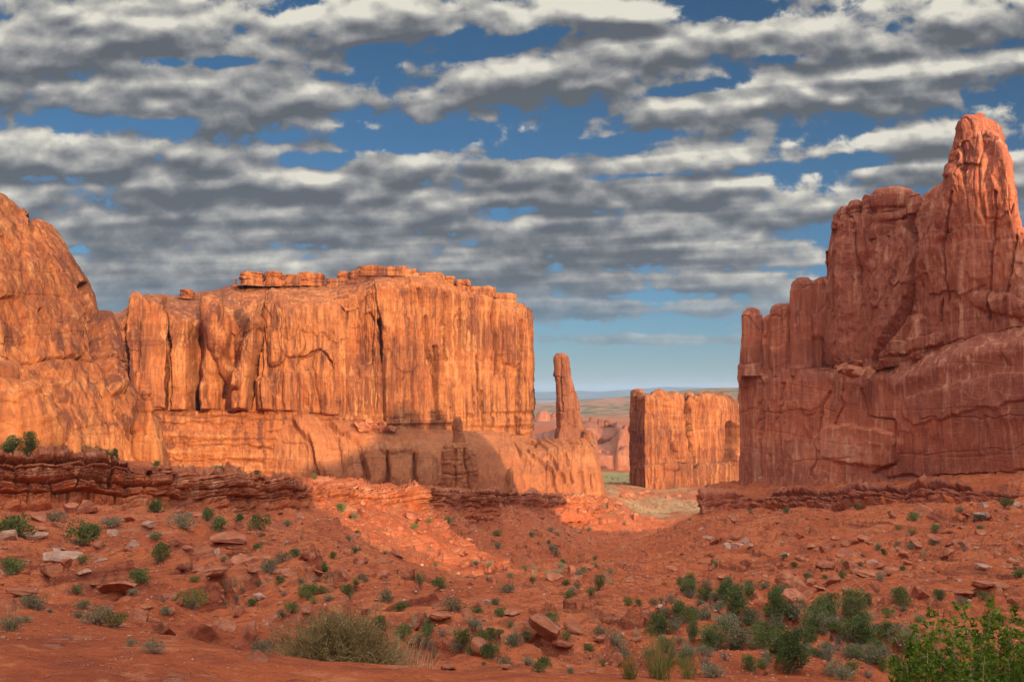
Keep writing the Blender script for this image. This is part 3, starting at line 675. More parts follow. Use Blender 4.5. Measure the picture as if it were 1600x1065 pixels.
# fallen blocks on the apron
# ---- spire
sp = empty('rock_spire', P0(890, 690, 552), 'thin dark sandstone spire standing alone between the mesa and the gap', 'rock spire')
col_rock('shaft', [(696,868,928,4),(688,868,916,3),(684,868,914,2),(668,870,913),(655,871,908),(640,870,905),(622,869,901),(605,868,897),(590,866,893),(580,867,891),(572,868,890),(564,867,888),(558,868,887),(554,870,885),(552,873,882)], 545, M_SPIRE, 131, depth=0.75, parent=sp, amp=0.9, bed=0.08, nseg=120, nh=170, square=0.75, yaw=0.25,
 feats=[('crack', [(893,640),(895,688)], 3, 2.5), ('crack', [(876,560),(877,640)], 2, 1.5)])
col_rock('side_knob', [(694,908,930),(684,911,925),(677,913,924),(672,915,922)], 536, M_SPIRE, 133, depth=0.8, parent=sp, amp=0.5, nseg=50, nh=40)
# ---- pinnacle before the mesa
pn = empty('stubby_pinnacle', P0(716, 772, 452), 'stubby double-stacked rock pinnacle in front of the foot of the mesa', 'rock pinnacle')
col_rock('lower_block', [(776,686,750),(764,688,748),(740,689,746),(722,690,742),(706,691,738),(697,695,733),(692,700,728)], 446, M_APRON, 141, depth=0.7, parent=pn, amp=1.1, nseg=110, nh=90, square=0.5,
 feats=[('crack', [(712,705),(714,765)], 3, 3), ('crack', [(726,700),(735,765)], 3, 2.5), ('crack', [(690,738),(748,738)], 2, 1.2)])
col_rock('middle_block', [(712,698,732),(700,702,730),(692,704,728),(680,706,726),(674,708,724)], 448, M_APRON, 143, depth=0.8, parent=pn, amp=0.7, nseg=80, nh=50)
col_rock('top_block', [(680,707,725),(672,706,724),(660,708,724),(655,709,722),(651,711,719)], 448, M_APRON, 145, depth=0.8, parent=pn, amp=0.5, nseg=70, nh=40)
col_rock('leaning_boulder', [(772,675,694),(760,676,692),(752,679,689)], 446, M_APRON, 147, depth=0.8, parent=pn, amp=0.5, nseg=50, nh=30, square=0.2)

# ---- far butte
fb = empty('far_butte', P0(1075, 770, 790), 'flat-topped butte with a shaded left end seen through the gap', 'rock butte')
fx = [985,988,1008,1030,1050,1068,1075,1100,1130,1150,1162,1200,1260]
fd = [812,806,762,772,783,794,797,812,830,843,850,872,908]
ft = [618,612,617,618,617,620,618,617,616,628,636,640,640]
fe = lambda yoff, do=0, ys=None: [(x, (y if ys is None else ys)+yoff, d+do) for x, y, d in zip(fx, ft, fd)]
rows = [[(x-2 if x < 1000 else x, 776 if x < 1010 else 770-(x-1010)*0.08, d-6) for x, d in zip(fx, fd)], [(x-1 if x < 1000 else x, 752-(x-1000)*0.05, d-5) for x, d in zip(fx, fd)], [(x, 731-(x-1000)*0.03, d-4) for x, d in zip(fx, fd)], [(x, 727-(x-1000)*0.03, d) for x, d in zip(fx, fd)],
        [(x, 670, d+2) for x, d in zip(fx, fd)], fe(6, 4), fe(0, 9), [(x, y-3, d+35) for x, y, d in zip(fx, ft, fd)], [(x, y+2, d+90) for x, y, d in zip(fx, ft, fd)], [(x, 776, d+100) for x, d in zip(fx, fd)]]
FF = [('crack', [(1070,605),(1071,660),(1076,700),(1084,728)], 7, 34), ('round', [(1139,668),(1133,716)], 8, -20), ('round', [(1149,665),(1146,722)], 5, 8), ('soft', [(1052,620),(1056,720)], 8, 5), ('crack', [(1042,690),(1044,706)], 4, 4), ('slab', [(1052,695),(1054,708)], 8, 2),
      ('crack', [(1018,622),(1019,650)], 2, 3), ('soft', [(1095,620),(1095,700)], 5, 2), ('soft', [(1120,640),(1118,720)], 6, 2.5), ('round', [(1036,720),(1050,726)], 9, 3)]
rock_face('cliff_face', rows, [14,16,3,44,44,6,8,6,4], 520, M_MESA, lambda s, z: cliff_disp(s, z, 151, 2.2, slab=0.75, flute=1.0, crack=1.0), FF, roof_from=6, seed=12, parent=fb, sm=2, smu=1)
for i, (a, b, t, f) in enumerate([(991,1002,607,622),(1015,1047,611,622),(1022,1038,608,614),(1052,1066,615,624),(1070,1084,613,624),(1084,1100,616,622),(1104,1122,614,622),(1126,1142,616,624)]):
    w = b-a; h = f-t
    col_rock('caprock', [(f+3,a-1,b+1),(f-h*.3,a,b),(f-h*.5,a-0.5,b+.5),(t+h*.1,a+w*.08,b-w*.08),(t,a+w*.25,b-w*.25)], float(np.interp((a+b)/2, fx, fd))+14, M_MESA, 161+i, depth=0.8, parent=fb, amp=0.8, bed=0.8, nseg=50, nh=24, size=1.5)
kn = empty('standing_rock', P0(1155, 650, 870), 'small standing knob of rock at the right end of the far butte', 'rock knob')
col_rock('stem', [(660,1151,1162),(640,1152,1161),(630,1152,1159),(622,1151,1160),(617,1151,1160),(614,1153,1158)], 862, M_MESA, 171, depth=0.9, parent=kn, amp=0.6, nseg=50, nh=50)

# ---- right wall: pillars, high wall with the tower, long bare foot
rw = empty('great_rock_wall', P0(1400, 750, 215), 'tall red sandstone wall in shade with a peaked tower, filling the right side', 'rock wall')
def rd(px):
    q = (px-800)/F; s = (265*q-70)/(40+75*q); return 265-75*s
rx_ = [1157,1165,1190,1235,1300,1340,1390,1430,1470,1514,1560,1600,1680,1780,1900]
foot_y = [750,748,748,748,747,746,744,743,741,739,737,733,728,722,716]
brk_y =  [578,577,576,574,572,578,566,556,545,532,520,509,495,480,470]
def rr_(ys, off): return [(x, y, rd(x)+(o if not callable(off) else off(x))) for x, y, o in zip(rx_, ys, [off]*len(rx_) if not callable(off) else [0]*len(rx_))]
def nose(r, py=None):
    a = r[0]; return [(a[0]+3, a[1] if py is None else py, a[2]+13, 1130), (a[0]-1, a[1], a[2]+5, 1145)]+r
jut = lambda k: (lambda x: -k*float(sst(1300, 1420, np.array(float(x)))))
rows = [nose(rr_([y+22 for y in foot_y], -2.5)), nose(rr_(foot_y, -1.5)), nose(rr_([a*0.6+b*0.4 for a, b in zip(foot_y, brk_y)], jut(3))), nose(rr_([a*0.35+b*0.65 for a, b in zip(foot_y, brk_y)], jut(2.5))),
        nose(rr_([a*0.12+b*0.88 for a, b in zip(foot_y, brk_y)], lambda x: 0.4+jut(1.2)(x))), nose(rr_(brk_y, lambda x: 1.8+0.4*float(sst(1300, 1420, np.array(float(x)))))), nose(rr_([y-2 for y in brk_y], 7)), nose(rr_(foot_y, 13))]
RF = [('crack', [(1160,640),(1240,642),(1300,640)], 1.2, .35), ('crack', [(1222,600),(1218,660),(1222,745)], 3, 1.2), ('crack', [(1190,590),(1192,680),(1190,745)], 3, 1.0), ('crack', [(1292,610),(1282,650),(1270,720),(1262,745)], 2.5, 1.1), ('crack', [(1314,575),(1314,632),(1300,660)], 2, .9),
 ('slab', [(1300,690),(1380,700)], 30, 0.9), ('crack', [(1392,655),(1398,690),(1396,724),(1360,735)], 4, 1.6), ('crack', [(1240,718),(1330,714)], 1.2, .3), ('crack', [(1340,610),(1350,650),(1392,655)], 3, 1.0), ('slab', [(1430,640),(1600,600),(1700,590)], 26, 0.5),
 ('crack', [(1400,712),(1500,706),(1600,698)], 1.2, .25), ('soft', [(1400,600),(1500,565),(1620,540)], 14, 1.2), ('crack', [(1380,745),(1480,742),(1600,735)], 3, 1.0), ('crack', [(1440,655),(1600,648)], 1.5, .35), ('round', [(1255,590),(1262,630)], 18, 0.8)]
rock_face('lower_wall', rows, [16,70,50,40,30,14,10], 900, M_RIGHT, lambda s, z: cliff_disp(s, z, 201, 1.3, slab=0.20, flute=0.6, crack=0.5, bed=0.25, small=0.6), RF, roof_from=6, seed=14, parent=rw, sm=5, smu=2)
# high wall
hx = [1293,1297,1304,1314,1328,1345,1363,1390,1415,1432,1445,1460,1472,1484,1491,1500,1510,1531,1549,1561,1568,1574,1584,1592,1597,1610,1660,1720,1800,1900]
ht = [395,362,342,334,330,334,346,352,346,322,304,292,285,272,262,240,222,205,205,212,232,262,300,335,356,362,350,370,430,440]
def hr(f, off): return [(x, f(x, t), rd(x)+(off(x) if callable(off) else off)) for x, t in zip(hx, ht)]
by = lambda x: float(np.interp(x, rx_, brk_y))
wr = lambda r: [(r[0][0]+10, r[0][1], r[0][2]+22, 1262), (r[0][0]+2, r[0][1], r[0][2]+5, 1280)]+r
nar = lambda x: 1.0
rows = [wr(hr(lambda x, t: by(x)+8, 2.5)), wr(hr(lambda x, t: by(x)*0.66+t*0.34, 2.8)), wr(hr(lambda x, t: by(x)*0.30+t*0.70, 3.6)), wr(hr(lambda x, t: t+14, 4.5)), wr(hr(lambda x, t: t+2, 5.6)), wr(hr(lambda x, t: t-2, 8)), wr(hr(lambda x, t: t+1, 11)), wr(hr(lambda x, t: t+30, 15)), wr(hr(lambda x, t: 700, 17))]
HF = [('soft', [(1500,280),(1460,380),(1400,480),(1386,556)], 20, 2.6), ('soft', [(1535,260),(1520,420),(1510,530)], 18, 1.6), ('crack', [(1410,330),(1440,400),(1420,480),(1370,566)], 9, 3.2), ('soft', [(1340,420),(1345,560)], 16, -1.8), ('soft', [(1312,380),(1310,560)], 10, 1.6),
 ('crack', [(1500,300),(1480,380),(1486,470)], 3, 1.5), ('crack', [(1560,300),(1548,400),(1546,500)], 3, 1.4), ('round', [(1436,505),(1434,548)], 13, 2.6), ('crack', [(1472,470),(1470,500)], 4, 1.5), ('slab', [(1395,380),(1370,470)], 12, 0.8), ('crack', [(1330,350),(1335,440)], 3, 1.2),
 ('round', [(1540,470),(1590,480)], 16, 1.2), ('crack', [(1590,370),(1575,460)], 4, 1.5), ('crack', [(1510,230),(1515,290)], 3, 1.2), ('slab', [(1400,545),(1470,530)], 10, 1.0), ('crack', [(1380,562),(1440,545),(1514,533),(1600,510)], 2.2, 0.7), ('soft', [(1362,340),(1352,400)], 9, -1.5)]
rock_face('high_wall', rows, [70,80,80,16,6,8,10,12], 900, M_RIGHT, lambda s, z: cliff_disp(s, z, 221, 0.9, slab=0.55, flute=0.8, crack=0.8, bed=0.45, small=0.8), HF, roof_from=5, seed=15, parent=rw, sm=3, smu=1, roof_amp=0.2)
col_rock('tower_head', [(330,1480,1586,-9),(300,1482,1582,-7),(268,1486,1576,-4),(240,1488,1572,-1),(222,1489,1572),(212,1490,1571),(200,1494,1567),(190,1500,1560),(183,1508,1552),(179,1516,1544),(177,1524,1538)], 207, M_RIGHT, 231, depth=0.42, parent=rw, amp=0.9, nseg=150, nh=130, square=0.4, bed=0.12,
 feats=[('crack', [(1530,210),(1525,300)], 4, 1.2), ('slab', [(1520,230),(1516,260)], 16, -0.6)])
col_rock('drum_caprock', [(375,1352,1436,-3),(358,1360,1430,-1),(345,1366,1426),(335,1368,1424),(325,1366,1424),(316,1364,1425),(308,1364,1425),(302,1366,1424),(297,1370,1418),(294,1376,1410)], 230, M_RIGHT, 241, depth=0.75, parent=rw, amp=0.35, nseg=120, nh=60, square=0.2, bed=0.45)
for i, (a, b, t, f, d) in enumerate([(1303,1322,332,352,232),(1310,1330,322,340,234),(1326,1352,312,332,232),(1345,1364,304,322,230),(1420,1442,302,328,222),(1346,1370,318,352,222),(1300,1316,338,352,231)]):
    w = b-a; h = f-t
    col_rock('rim_block', [(f+6,a,b),(f-h*.3,a-1,b+1),(f-h*.5,a,b),(t+h*.15,a+w*.08,b-w*.08),(t,a+w*.3,b-w*.3)], rd((a+b)/2)+8, M_RIGHT, 245+i, depth=0.8, parent=rw, amp=0.3, bed=0.3, nseg=60, nh=30, size=0.6, square=0.3)
for i, (a, b, t, d, sq) in enumerate([(1157,1192,481,263,.5),(1190,1215,492,260,.4),(1202,1241,475,257,.5),(1233,1276,434,252,.8),(1268,1309,433,249,.9)]):
    w = b-a; base = 581
    col_rock('pillar', [(base+6,a,b),(base-8,a+.5,b-.5),(base-(base-t)*.5,a+.5,b-1),(t+26,a+1,b-1.5),(t+10,a+w*.05,b-w*.07),(t+3,a+w*.13,b-w*.15),(t,a+w*.28,b-w*.3)], d, M_RIGHT, 251+i*5, depth=0.9, parent=rw, amp=0.45, bed=0.08, nseg=120, nh=110, square=sq)
# ---- boundary ledges of the canyon floor
def ledge_disp(seed, sc, joint):
    def f(s, z):
        zz = z+fbm(s/26, z*0+seed, 2, seed+1)*0.9*sc; o = 0
        rough = fbm(s/2.2, z/1.1, 3, seed)*0.16*sc
        for bh, jl, amp, sd in ((2.1*sc, 4.6*sc, 1.25*sc, 3), (0.8*sc, 1.9*sc, 0.6*sc, 9), (0.30*sc, 0.8*sc, 0.22*sc, 15)):
            t = (zz+rough)/bh; t = t+0.3*np.sin(t*1.9+sd); b = np.floor(t); fr = t-b
            r = h2(b.astype(np.int64), (b*0).astype(np.int64), seed+sd)
            o = o+(r-0.5)*1.5*amp
            js = (s+rough*2)/(jl*(0.6+r))+r*9; js = js+0.4*np.sin(js*1.3); jb = np.floor(js); jf = js-jb
            k = h2(jb.astype(np.int64), b.astype(np.int64), seed+sd+1); k2 = h2(jb.astype(np.int64), b.astype(np.int64), seed+sd+2)
            o = o+joint*((k-0.5)*1.2*amp+(jf-0.5)*(k2-0.5)*0.9*amp)-0.5*amp*(1-sst(0, 0.08, np.minimum(jf, 1-jf)))*joint-0.6*amp*(1-sst(0, 0.13, np.minimum(fr, 1-fr)))
            o = o-0.25*amp*np.clip(np.abs(fr-0.5)*2, 0, 1)**3
        return o+1.5*sc*fbm(s/15, z/12, 4, seed+20)+0.8*fbm(s/4.5, z/7, 3, seed+23)+0.25*sc*fbm(s/1.1, z/1.0, 4, seed+21, 0.6)
    return f
def ground_rows(top, foot, nose_l=None):
    return None
lx = [-300,-100,0,120,250,330,420,500,600,700,780,850,905,948,962]
l_rim = [690,703,711,712,723,736,744,751,757,761,766,771,774,778,782]
l_foot = [812,808,806,802,800,802,802,796,800,806,808,806,800,794,790]
l_d = [float(np.interp(x, RIM_L[:, 0], RIM_L[:, 1])) for x in lx]
def lr_(ys, do): return [(x, y, d*(1+do)) for x, y, d in zip(lx, ys, l_d)]
rows = [lr_([f+14 for f in l_foot], -0.045), lr_(l_foot, -0.034), lr_([r*0.35+f*0.65 for r, f in zip(l_rim, l_foot)], -0.014), lr_([r*0.75+f*0.25 for r, f in zip(l_rim, l_foot)], -0.006), lr_([r+2 for r in l_rim], 0.0), lr_(l_rim, 0.008), lr_([r+0.5 for r in l_rim], 0.05), lr_([r+8 for r in l_rim], 0.09)]
ol = rock_face('layered_ledge', rows, [14,46,44,40,6,12,4], 2100, M_LEDGE, ledge_disp(301, 0.9, 1.0), roof_from=6, seed=17, sm=1, smu=1, roof_amp=0.35, rel=5,
  feats=[('crack', [(175,712),(172,760)], 4, 1.5), ('crack', [(310,735),(318,790)], 9, 3.0), ('crack', [(495,750),(505,790)], 6, 2.5), ('soft', [(60,715),(140,716)], 14, 1.0), ('round', [(650,765),(655,775)], 14, 3.5), ('soft', [(120,770),(240,772)], 14, 1.2)])
tag(ol, 'broken layered ledge of red-brown rock running from the left edge to the gap', 'rock ledge')
kx = [1096,1110,1165,1230,1300,1350,1400,1500,1600,1700,1850]
k_rim = [772,770,767,767,766,764,763,760,758,755,745]
k_foot = [806,804,806,806,804,800,800,798,797,795,785]
k_d = [float(np.interp(x, RIM_R[:, 0], RIM_R[:, 1])) for x in kx]
def kr_(ys, do):
    r = [(x, y, d*(1+do)) for x, y, d in zip(kx, ys, k_d)]
    return [(r[0][0]+14, r[0][1]-4, r[0][2]+32, 1070), (r[0][0]+2, r[0][1]-1, r[0][2]+10, 1083)]+r
rows = [kr_([f+12 for f in k_foot], -0.035), kr_(k_foot, -0.028), kr_([r*0.4+f*0.6 for r, f in zip(k_rim, k_foot)], -0.012), kr_([r*0.8+f*0.2 for r, f in zip(k_rim, k_foot)], -0.003), kr_(k_rim, 0.004), kr_([r-3 for r in k_rim], 0.03), kr_([r-4 for r in k_rim], 0.07), kr_([r+12 for r in k_rim], 0.10)]
orr = rock_face('layered_ledge', rows, [12,36,34,16,12,10,4], 1200, M_LEDGE_R, ledge_disp(331, 1.25, 0.7), roof_from=5, seed=19, sm=1, smu=1, rel=4)
tag(orr, 'low shaded red ledge along the foot of the great right-hand wall', 'rock ledge')

# ---- far country
fm = [(560,700),(700,690),(820,684),(850,676),(880,668),(920,662),(940,668),(960,666),(990,672),(1040,676),(1100,672),(1160,668),(1300,676),(1500,690)]
rows = [[(x, 752, 1330) for x, y in fm], [(x, 735, 1345) for x, y in fm], [(x, y*0.4+735*0.6, 1360) for x, y in fm], [(x, y*0.65+735*0.35, 1440) for x, y in fm], [(x, y+10, 1460) for x, y in fm], [(x, y, 1560) for x, y in fm], [(x, y-2, 1800) for x, y in fm], [(x, y+14, 2000) for x, y in fm]]
om = rock_face('distant_mesa', rows, [4,14,18,14,14,8,5], 420, M_FAR, lambda s, z: cliff_disp(s, z, 401, 4.0, slab=1.0, flute=1.0, bed=1.5, crack=0.5), roof_from=6, seed=20,
   feats=[('soft', [(960,690),(975,700)], 8, 18), ('crack', [(880,684),(1000,690)], 4, 14), ('crack', [(850,702),(1000,706)], 3, 10), ('round', [(972,684),(976,690)], 6, 16)])
tag(om, 'low reddish bench of layered rock beyond the green flat', 'mesa')
for i, (a, b, t, f, d) in enumerate([(918,930,651,664,1650),(930,945,654,666,1660),(944,956,656,667,1660),(950,972,660,672,1600),(838,860,642,652,2500),(858,890,643,651,2600)]):
    w = b-a
    o = col_rock('rock_outcrop', [(f+6,a-2,b+2),(f-2,a,b),((t+f)/2,a+w*.08,b-w*.04),(t+2,a+w*.12,b-w*.14),(t,a+w*.22,b-w*.24)], d, M_FAR, 411+i, depth=1.0, amp=3, bed=1.2, nseg=40, nh=20, size=4)
    tag(o, ['leftmost red crag on the skyline of the distant bench', 'second red crag from the left on the distant bench', 'third red crag from the left on the distant bench', 'broad broken crag beside the shaded end of the far butte', 'low red rock rib on the scrubby plateau beside the mesa', 'long low rock rib just left of the spire on the plateau'][i], 'rock outcrop', 'far rock outcrops')
mt = [(-2600,611),(-1500,606),(-800,610),(-200,604),(200,606),(500,609),(700,611),(830,612),(870,611),(905,610),(940,612),(975,609),(1000,607),(1035,603),(1080,604),(1120,606),(1165,607),(1300,609),(1500,605),(1800,607),(2400,604),(3200,609)]
def M_mount():
    m, T = new_mat('far_mountain_forest')
    P = T.node('ShaderNodeNewGeometry').outputs['Position']
    n = T.noise(P, 0.0012, 5, 0.6)
    finish(T, T.ramp(n, [(0.35, (0.035,0.060,0.060)), (0.65, (0.09,0.105,0.10))]), 1.0); return m
rows = [[(x, 622, 26000) for x, y in mt], [(x, y*0.4+616*0.6, 27000) for x, y in mt], [(x, y, 29000) for x, y in mt], [(x, 620, 33000) for x, y in mt]]
omt = rock_face('mountains', rows, [10,16,6], 900, M_mount(), lambda s, z: 60*fbm(s/2600, z/900, 4, 431), seed=22, sm=1, smu=1)
tag(omt, kind='structure')

# ---- unseen cliff added behind the camera, its skyline shaped to cast the shade
AZ = np.array([math.sin(SUN_AZ), math.cos(SUN_AZ)]); AW = -AZ; CP = np.array([-AW[1]*-1, 0]) if False else np.array([-AZ[1], AZ[0]])
TE = math.tan(SUN_EL)
HC = [(-420,36),(-120,33),(0,31),(20,33),(38,39),(44,36),(46,2),(70,0),(86,1),(90,36),(98,54),(115,64),(135,68),(150,76),(157,87),(164,97),(172,101),(178,98),(183,90),(188,72),(193,52),(198,42),(201,-22),(300,-24),(420,-24)]  # skyline heights chosen for the shadow edges and the sunlit gap
def behind():
    a0 = -165.0; c = np.linspace(-400, 400, 900); top = np.interp(c, [h[0] for h in HC], [h[1] for h in HC])-TE*a0
    top = top+fbm(c/9, c*0, 4, 501)*1.3
    rows_ = []
    for k, (off, f) in enumerate([(0, 0.0), (3, 0.5), (5, 0.93), (8, 1.0), (26, 1.0), (40, 0.9), (55, 0.0)]):
        a = a0-off
        z = -14+(top+14)*f
        rows_.append(np.stack([AW[0]*a+CP[0]*c, AW[1]*a+CP[1]*c, z], -1))
    Wd = np.stack(rows_, 0)
    full = []
    for i in range(len(Wd)-1):
        n = [12, 12, 3, 3, 3, 4][i]
        for t in np.arange(n)/n: full.append(Wd[i]*(1-t)+Wd[i+1]*t)
    Wd = np.stack(full+[Wd[-1]], 0); N = normals(Wd)
    o = cliff_disp(np.broadcast_to(c+500, Wd.shape[:2]), Wd[..., 2], 503, 1.0)
    o[-8:] = 0
    Wd = Wd-N*o[..., None]*np.where(Wd[..., 2] < 25, 1, 0.2)[..., None]
    ob = link('shadow_caster_cliff', mesh_from('shadow_caster_cliff', Wd.reshape(-1, 3), grid_quads(*Wd.shape[:2]), M_RIGHT))
    tag(ob, 'long unseen cliff added behind the camera to shade the canyon floor', 'cliff')
behind()

# ------------------------------------------------------------------ stones
from mathutils import noise as mn
rng = random.Random(7)
def boulder_mesh(name, seed, mat, sub=4, flat=0.7, cuts=9, amp=0.10):
    import bmesh
    rs = random.Random(seed); bm = bmesh.new(); bmesh.ops.create_icosphere(bm, subdivisions=sub, radius=0.62)
    pl = []
    for _ in range(cuts):
        n = Vector((rs.gauss(0, 1), rs.gauss(0, 1), rs.gauss(0, 0.8))).normalized(); pl.append((n, rs.uniform(0.24, 0.44)))
    off = Vector((seed*3.1, seed*1.7, seed*0.9))
    for v in bm.verts:
        p = v.co.copy()
        for n, d in pl:
            k = p.dot(n)-d
            if k > 0: p -= n*k*0.98
        q = p+off
        p *= 1.15+amp*mn.fractal(q*2.2, 0.8, 2.0, 3)+0.035*mn.fractal(q*9, 0.8, 2.0, 3)-0.05*abs(mn.noise(Vector((q.x*0.6, q.y*0.6, q.z*7))))
        p.z *= flat; v.co = p
    for f in bm.faces: f.smooth = False
    me = bpy.data.meshes.new(name); bm.to_mesh(me); bm.free(); me.materials.append(mat); return me
def stone_mat(name, base, pale, dark):
    m, T = new_mat(name)
    P = T.node('ShaderNodeTexCoord').outputs['Object']
    rnd = T.node('ShaderNodeObjectInfo').outputs['Random']
    n = T.noise(P, 2.2, 5, 0.65, 0.3); x, y, z = T.sep(P)[0:3]
    b = T.noise(T.xyz(T.m('MULTIPLY', x, 0.7), T.m('MULTIPLY', y, 0.7), T.m('MULTIPLY', z, 9.0)), 1.0, 3, 0.6, 0.3)
    c = T.ramp(n, [(0.3, dark), (0.5, base), (0.72, pale)])
    c = T.mix(T.mr(b, 0.5, 0.7, 0, 0.5, True), c, pale)
    c = T.mix(T.m('MULTIPLY', rnd, 0.45), c, dark)
    finish(T, c, 0.92, T.m('ADD', T.m('MULTIPLY', b, 0.5), T.noise(P, 12, 5, 0.7)), 0.7, 0.05); return m
M_RED = stone_mat('red_boulder', (0.42,0.13,0.058), (0.56,0.24,0.13), (0.26,0.07,0.035))
M_PALE = stone_mat('pale_boulder', (0.46,0.25,0.16), (0.56,0.38,0.28), (0.34,0.13,0.07))
RED = [boulder_mesh('boulder', 40+i, M_RED, flat=f) for i, f in enumerate([0.95, 0.75, 0.6, 0.85, 0.45, 0.7])]
PALE = [boulder_mesh('boulder', 60+i, M_PALE, flat=f) for i, f in enumerate([0.7, 0.5, 0.85])]
SLAB = [boulder_mesh('boulder', 70+i, M_RED, flat=f, cuts=6) for i, f in enumerate([0.32, 0.4])]+[boulder_mesh('boulder', 80, M_PALE, flat=0.35)]
PLACED = []            # (object, kind words, category, px, py) to be labelled together
def place(me, px, py, w, kind, cat, tilt=0.0, sink=0.10, name='boulder', d=None, sx=1.0, sz=1.0, group=None):
    p = P0(px, py, d) if d else ground_at(px, py)
    if p is None: return None
    s = w*p.y/F
    o = bpy.data.objects.new(name, me); COL.objects.link(o)
    if d is None and sink > 0: p = Vector((p.x, p.y+0.2*s, ground_z(p.x, p.y+0.2*s)))
    o.location = p+Vector((0, 0, s*sink)); o.scale = (s*sx, s*rng.uniform(0.8, 1.1), s*sz)
    o.rotation_euler = (rng.uniform(-tilt, tilt), rng.uniform(-tilt, tilt), rng.uniform(0, 6.28) if tilt < 0.6 else rng.uniform(-0.4, 0.4))
    PLACED.append((o, kind, cat, px, py, group or cat+'s')); return o
STONES = {'r': (RED, 'red boulder'), 'p': (PALE, 'pale boulder'), 's': (SLAB[:2], 'flat red slab'), 'q': (SLAB[2:], 'flat pale slab')}
BL = [(186,926,46,'s'),(100,877,50,'q'),(46,842,30,'q'),(12,840,26,'p'),(57,812,32,'r'),(129,800,28,'r'),(110,800,22,'r'),(228,827,26,'q'),(175,835,17,'p'),(355,850,36,'s'),(500,903,28,'r'),(218,968,32,'r'),
 (255,990,28,'r'),(408,936,20,'p'),(156,877,16,'q'),(131,905,15,'q'),(405,1032,34,'r'),(338,867,14,'p'),(687,969,30,'s'),(750,1018,24,'r'),(852,1015,50,'r'),(832,1005,34,'r'),(651,982,15,'r'),(638,809,13,'r'),
 (533,906,26,'r'),(732,963,17,'r'),(1110,845,15,'q'),(1137,856,13,'p'),(1154,853,21,'q'),(1167,848,12,'p'),(1173,854,10,'p'),(1096,828,7,'p'),(991,812,16,'r'),(1018,813,10,'r'),(1175,936,21,'r'),(1238,914,30,'r'),
 (1238,940,30,'r'),(1263,936,24,'r'),(1324,869,27,'r'),(1336,891,26,'r'),(1357,900,26,'s'),(1371,922,16,'r'),(1441,933,25,'r'),(1287,887,22,'r'),(1302,909,24,'r'),(1267,915,15,'r'),(1324,921,15,'r'),(1444,802,26,'r'),
 (1540,792,12,'p'),(1534,806,17,'p'),(1562,799,10,'r'),(1591,793,13,'p'),(1528,857,9,'p'),(1464,824,13,'r'),(1432,853,15,'r'),(1394,896,19,'r'),(1374,889,19,'r'),(1536,891,19,'q'),(1540,917,32,'s'),(1571,921,24,'s'),
 (1499,908,9,'p'),(85,860,18,'q'),(205,855,15,'p'),(235,838,14,'q'),(290,860,14,'s'),(76,905,24,'r'),(30,930,30,'s'),(300,885,26,'s'),(330,905,34,'s'),(380,880,30,'s'),(270,935,20,'r'),(475,870,16,'r'),(560,880,14,'r'),
 (595,900,18,'s'),(450,900,20,'s'),(760,940,14,'q'),(800,960,18,'s'),(900,985,26,'s'),(935,1000,20,'s'),(880,1020,22,'s'),(960,1035,22,'r'),(990,1000,16,'s'),(1010,960,16,'r'),(640,1035,16,'r'),(700,1045,20,'s'),
 (790,1045,16,'r'),(920,1050,16,'s'),(480,965,20,'s'),(370,960,34,'r'),(350,985,30,'r'),(320,1000,30,'r'),(390,1000,30,'r'),(420,975,26,'r'),(1290,862,14,'r'),(1255,875,16,'r'),(1210,890,14,'r'),(1350,845,12,'r'),
 (1480,870,16,'r'),(1500,850,14,'r'),(1415,870,14,'r'),(1400,835,10,'r'),(1560,870,14,'r'),(1590,850,12,'r'),(1475,925,18,'s'),(1510,935,20,'s'),(1585,945,20,'r'),(1100,880,12,'s'),(1050,890,14,'s'),(1180,875,12,'s'),
 (970,880,10,'s'),(1075,862,9,'r'),(868,905,18,'s'),(900,905,16,'s'),(735,902,12,'s'),(985,908,14,'s'),(1130,905,12,'s'),(945,784,9,'r'),(930,780,8,'r'),(912,779,7,'r'),(965,788,9,'r'),(875,776,7,'r')]
for i, (px, py, w, k) in enumerate(BL):
    pool, words_ = STONES[k]
    place(pool[i % len(pool)], px, py, w*1.1, words_, 'boulder', tilt=0.25 if k in 'sq' else 0.5, group=words_+'s on the canyon slopes')
for px, py, w, d in [(1316,577,18,231),(1331,580,20,227),(1346,584,18,224),(1358,586,14,223),(1340,571,14,228),(1366,582,11,224),(1356,577,10,226),(1306,574,9,234)]:
    place(RED[int(px) % 6], px, py, w*1.15, 'red fallen block', 'boulder', tilt=0.5, d=d-2, group='blocks fallen on the wall ledge')
for px, py, w, d in [(556,664,12,477),(570,668,14,478),(586,666,12,482),(600,668,14,484),(614,670,12,487),(576,660,9,486),(598,661,9,488),(834,690,7,528),(846,692,7,530),(856,693,6,532)]:
    place(RED[int(px) % 6], px, py, w*1.15, 'orange fallen block', 'boulder', tilt=0.5, d=d-3, group='blocks fallen on the mesa foot')
for px, py, w in [(985,775,10),(1000,772,9),(1010,770,9),(1022,773,7),(975,778,10),(990,780,8),(1045,778,7),(1060,775,6)]:
    place(RED[int(px) % 6], px, py, w*1.2, 'red boulder', 'boulder', tilt=0.5, group='red boulders on the canyon slopes')
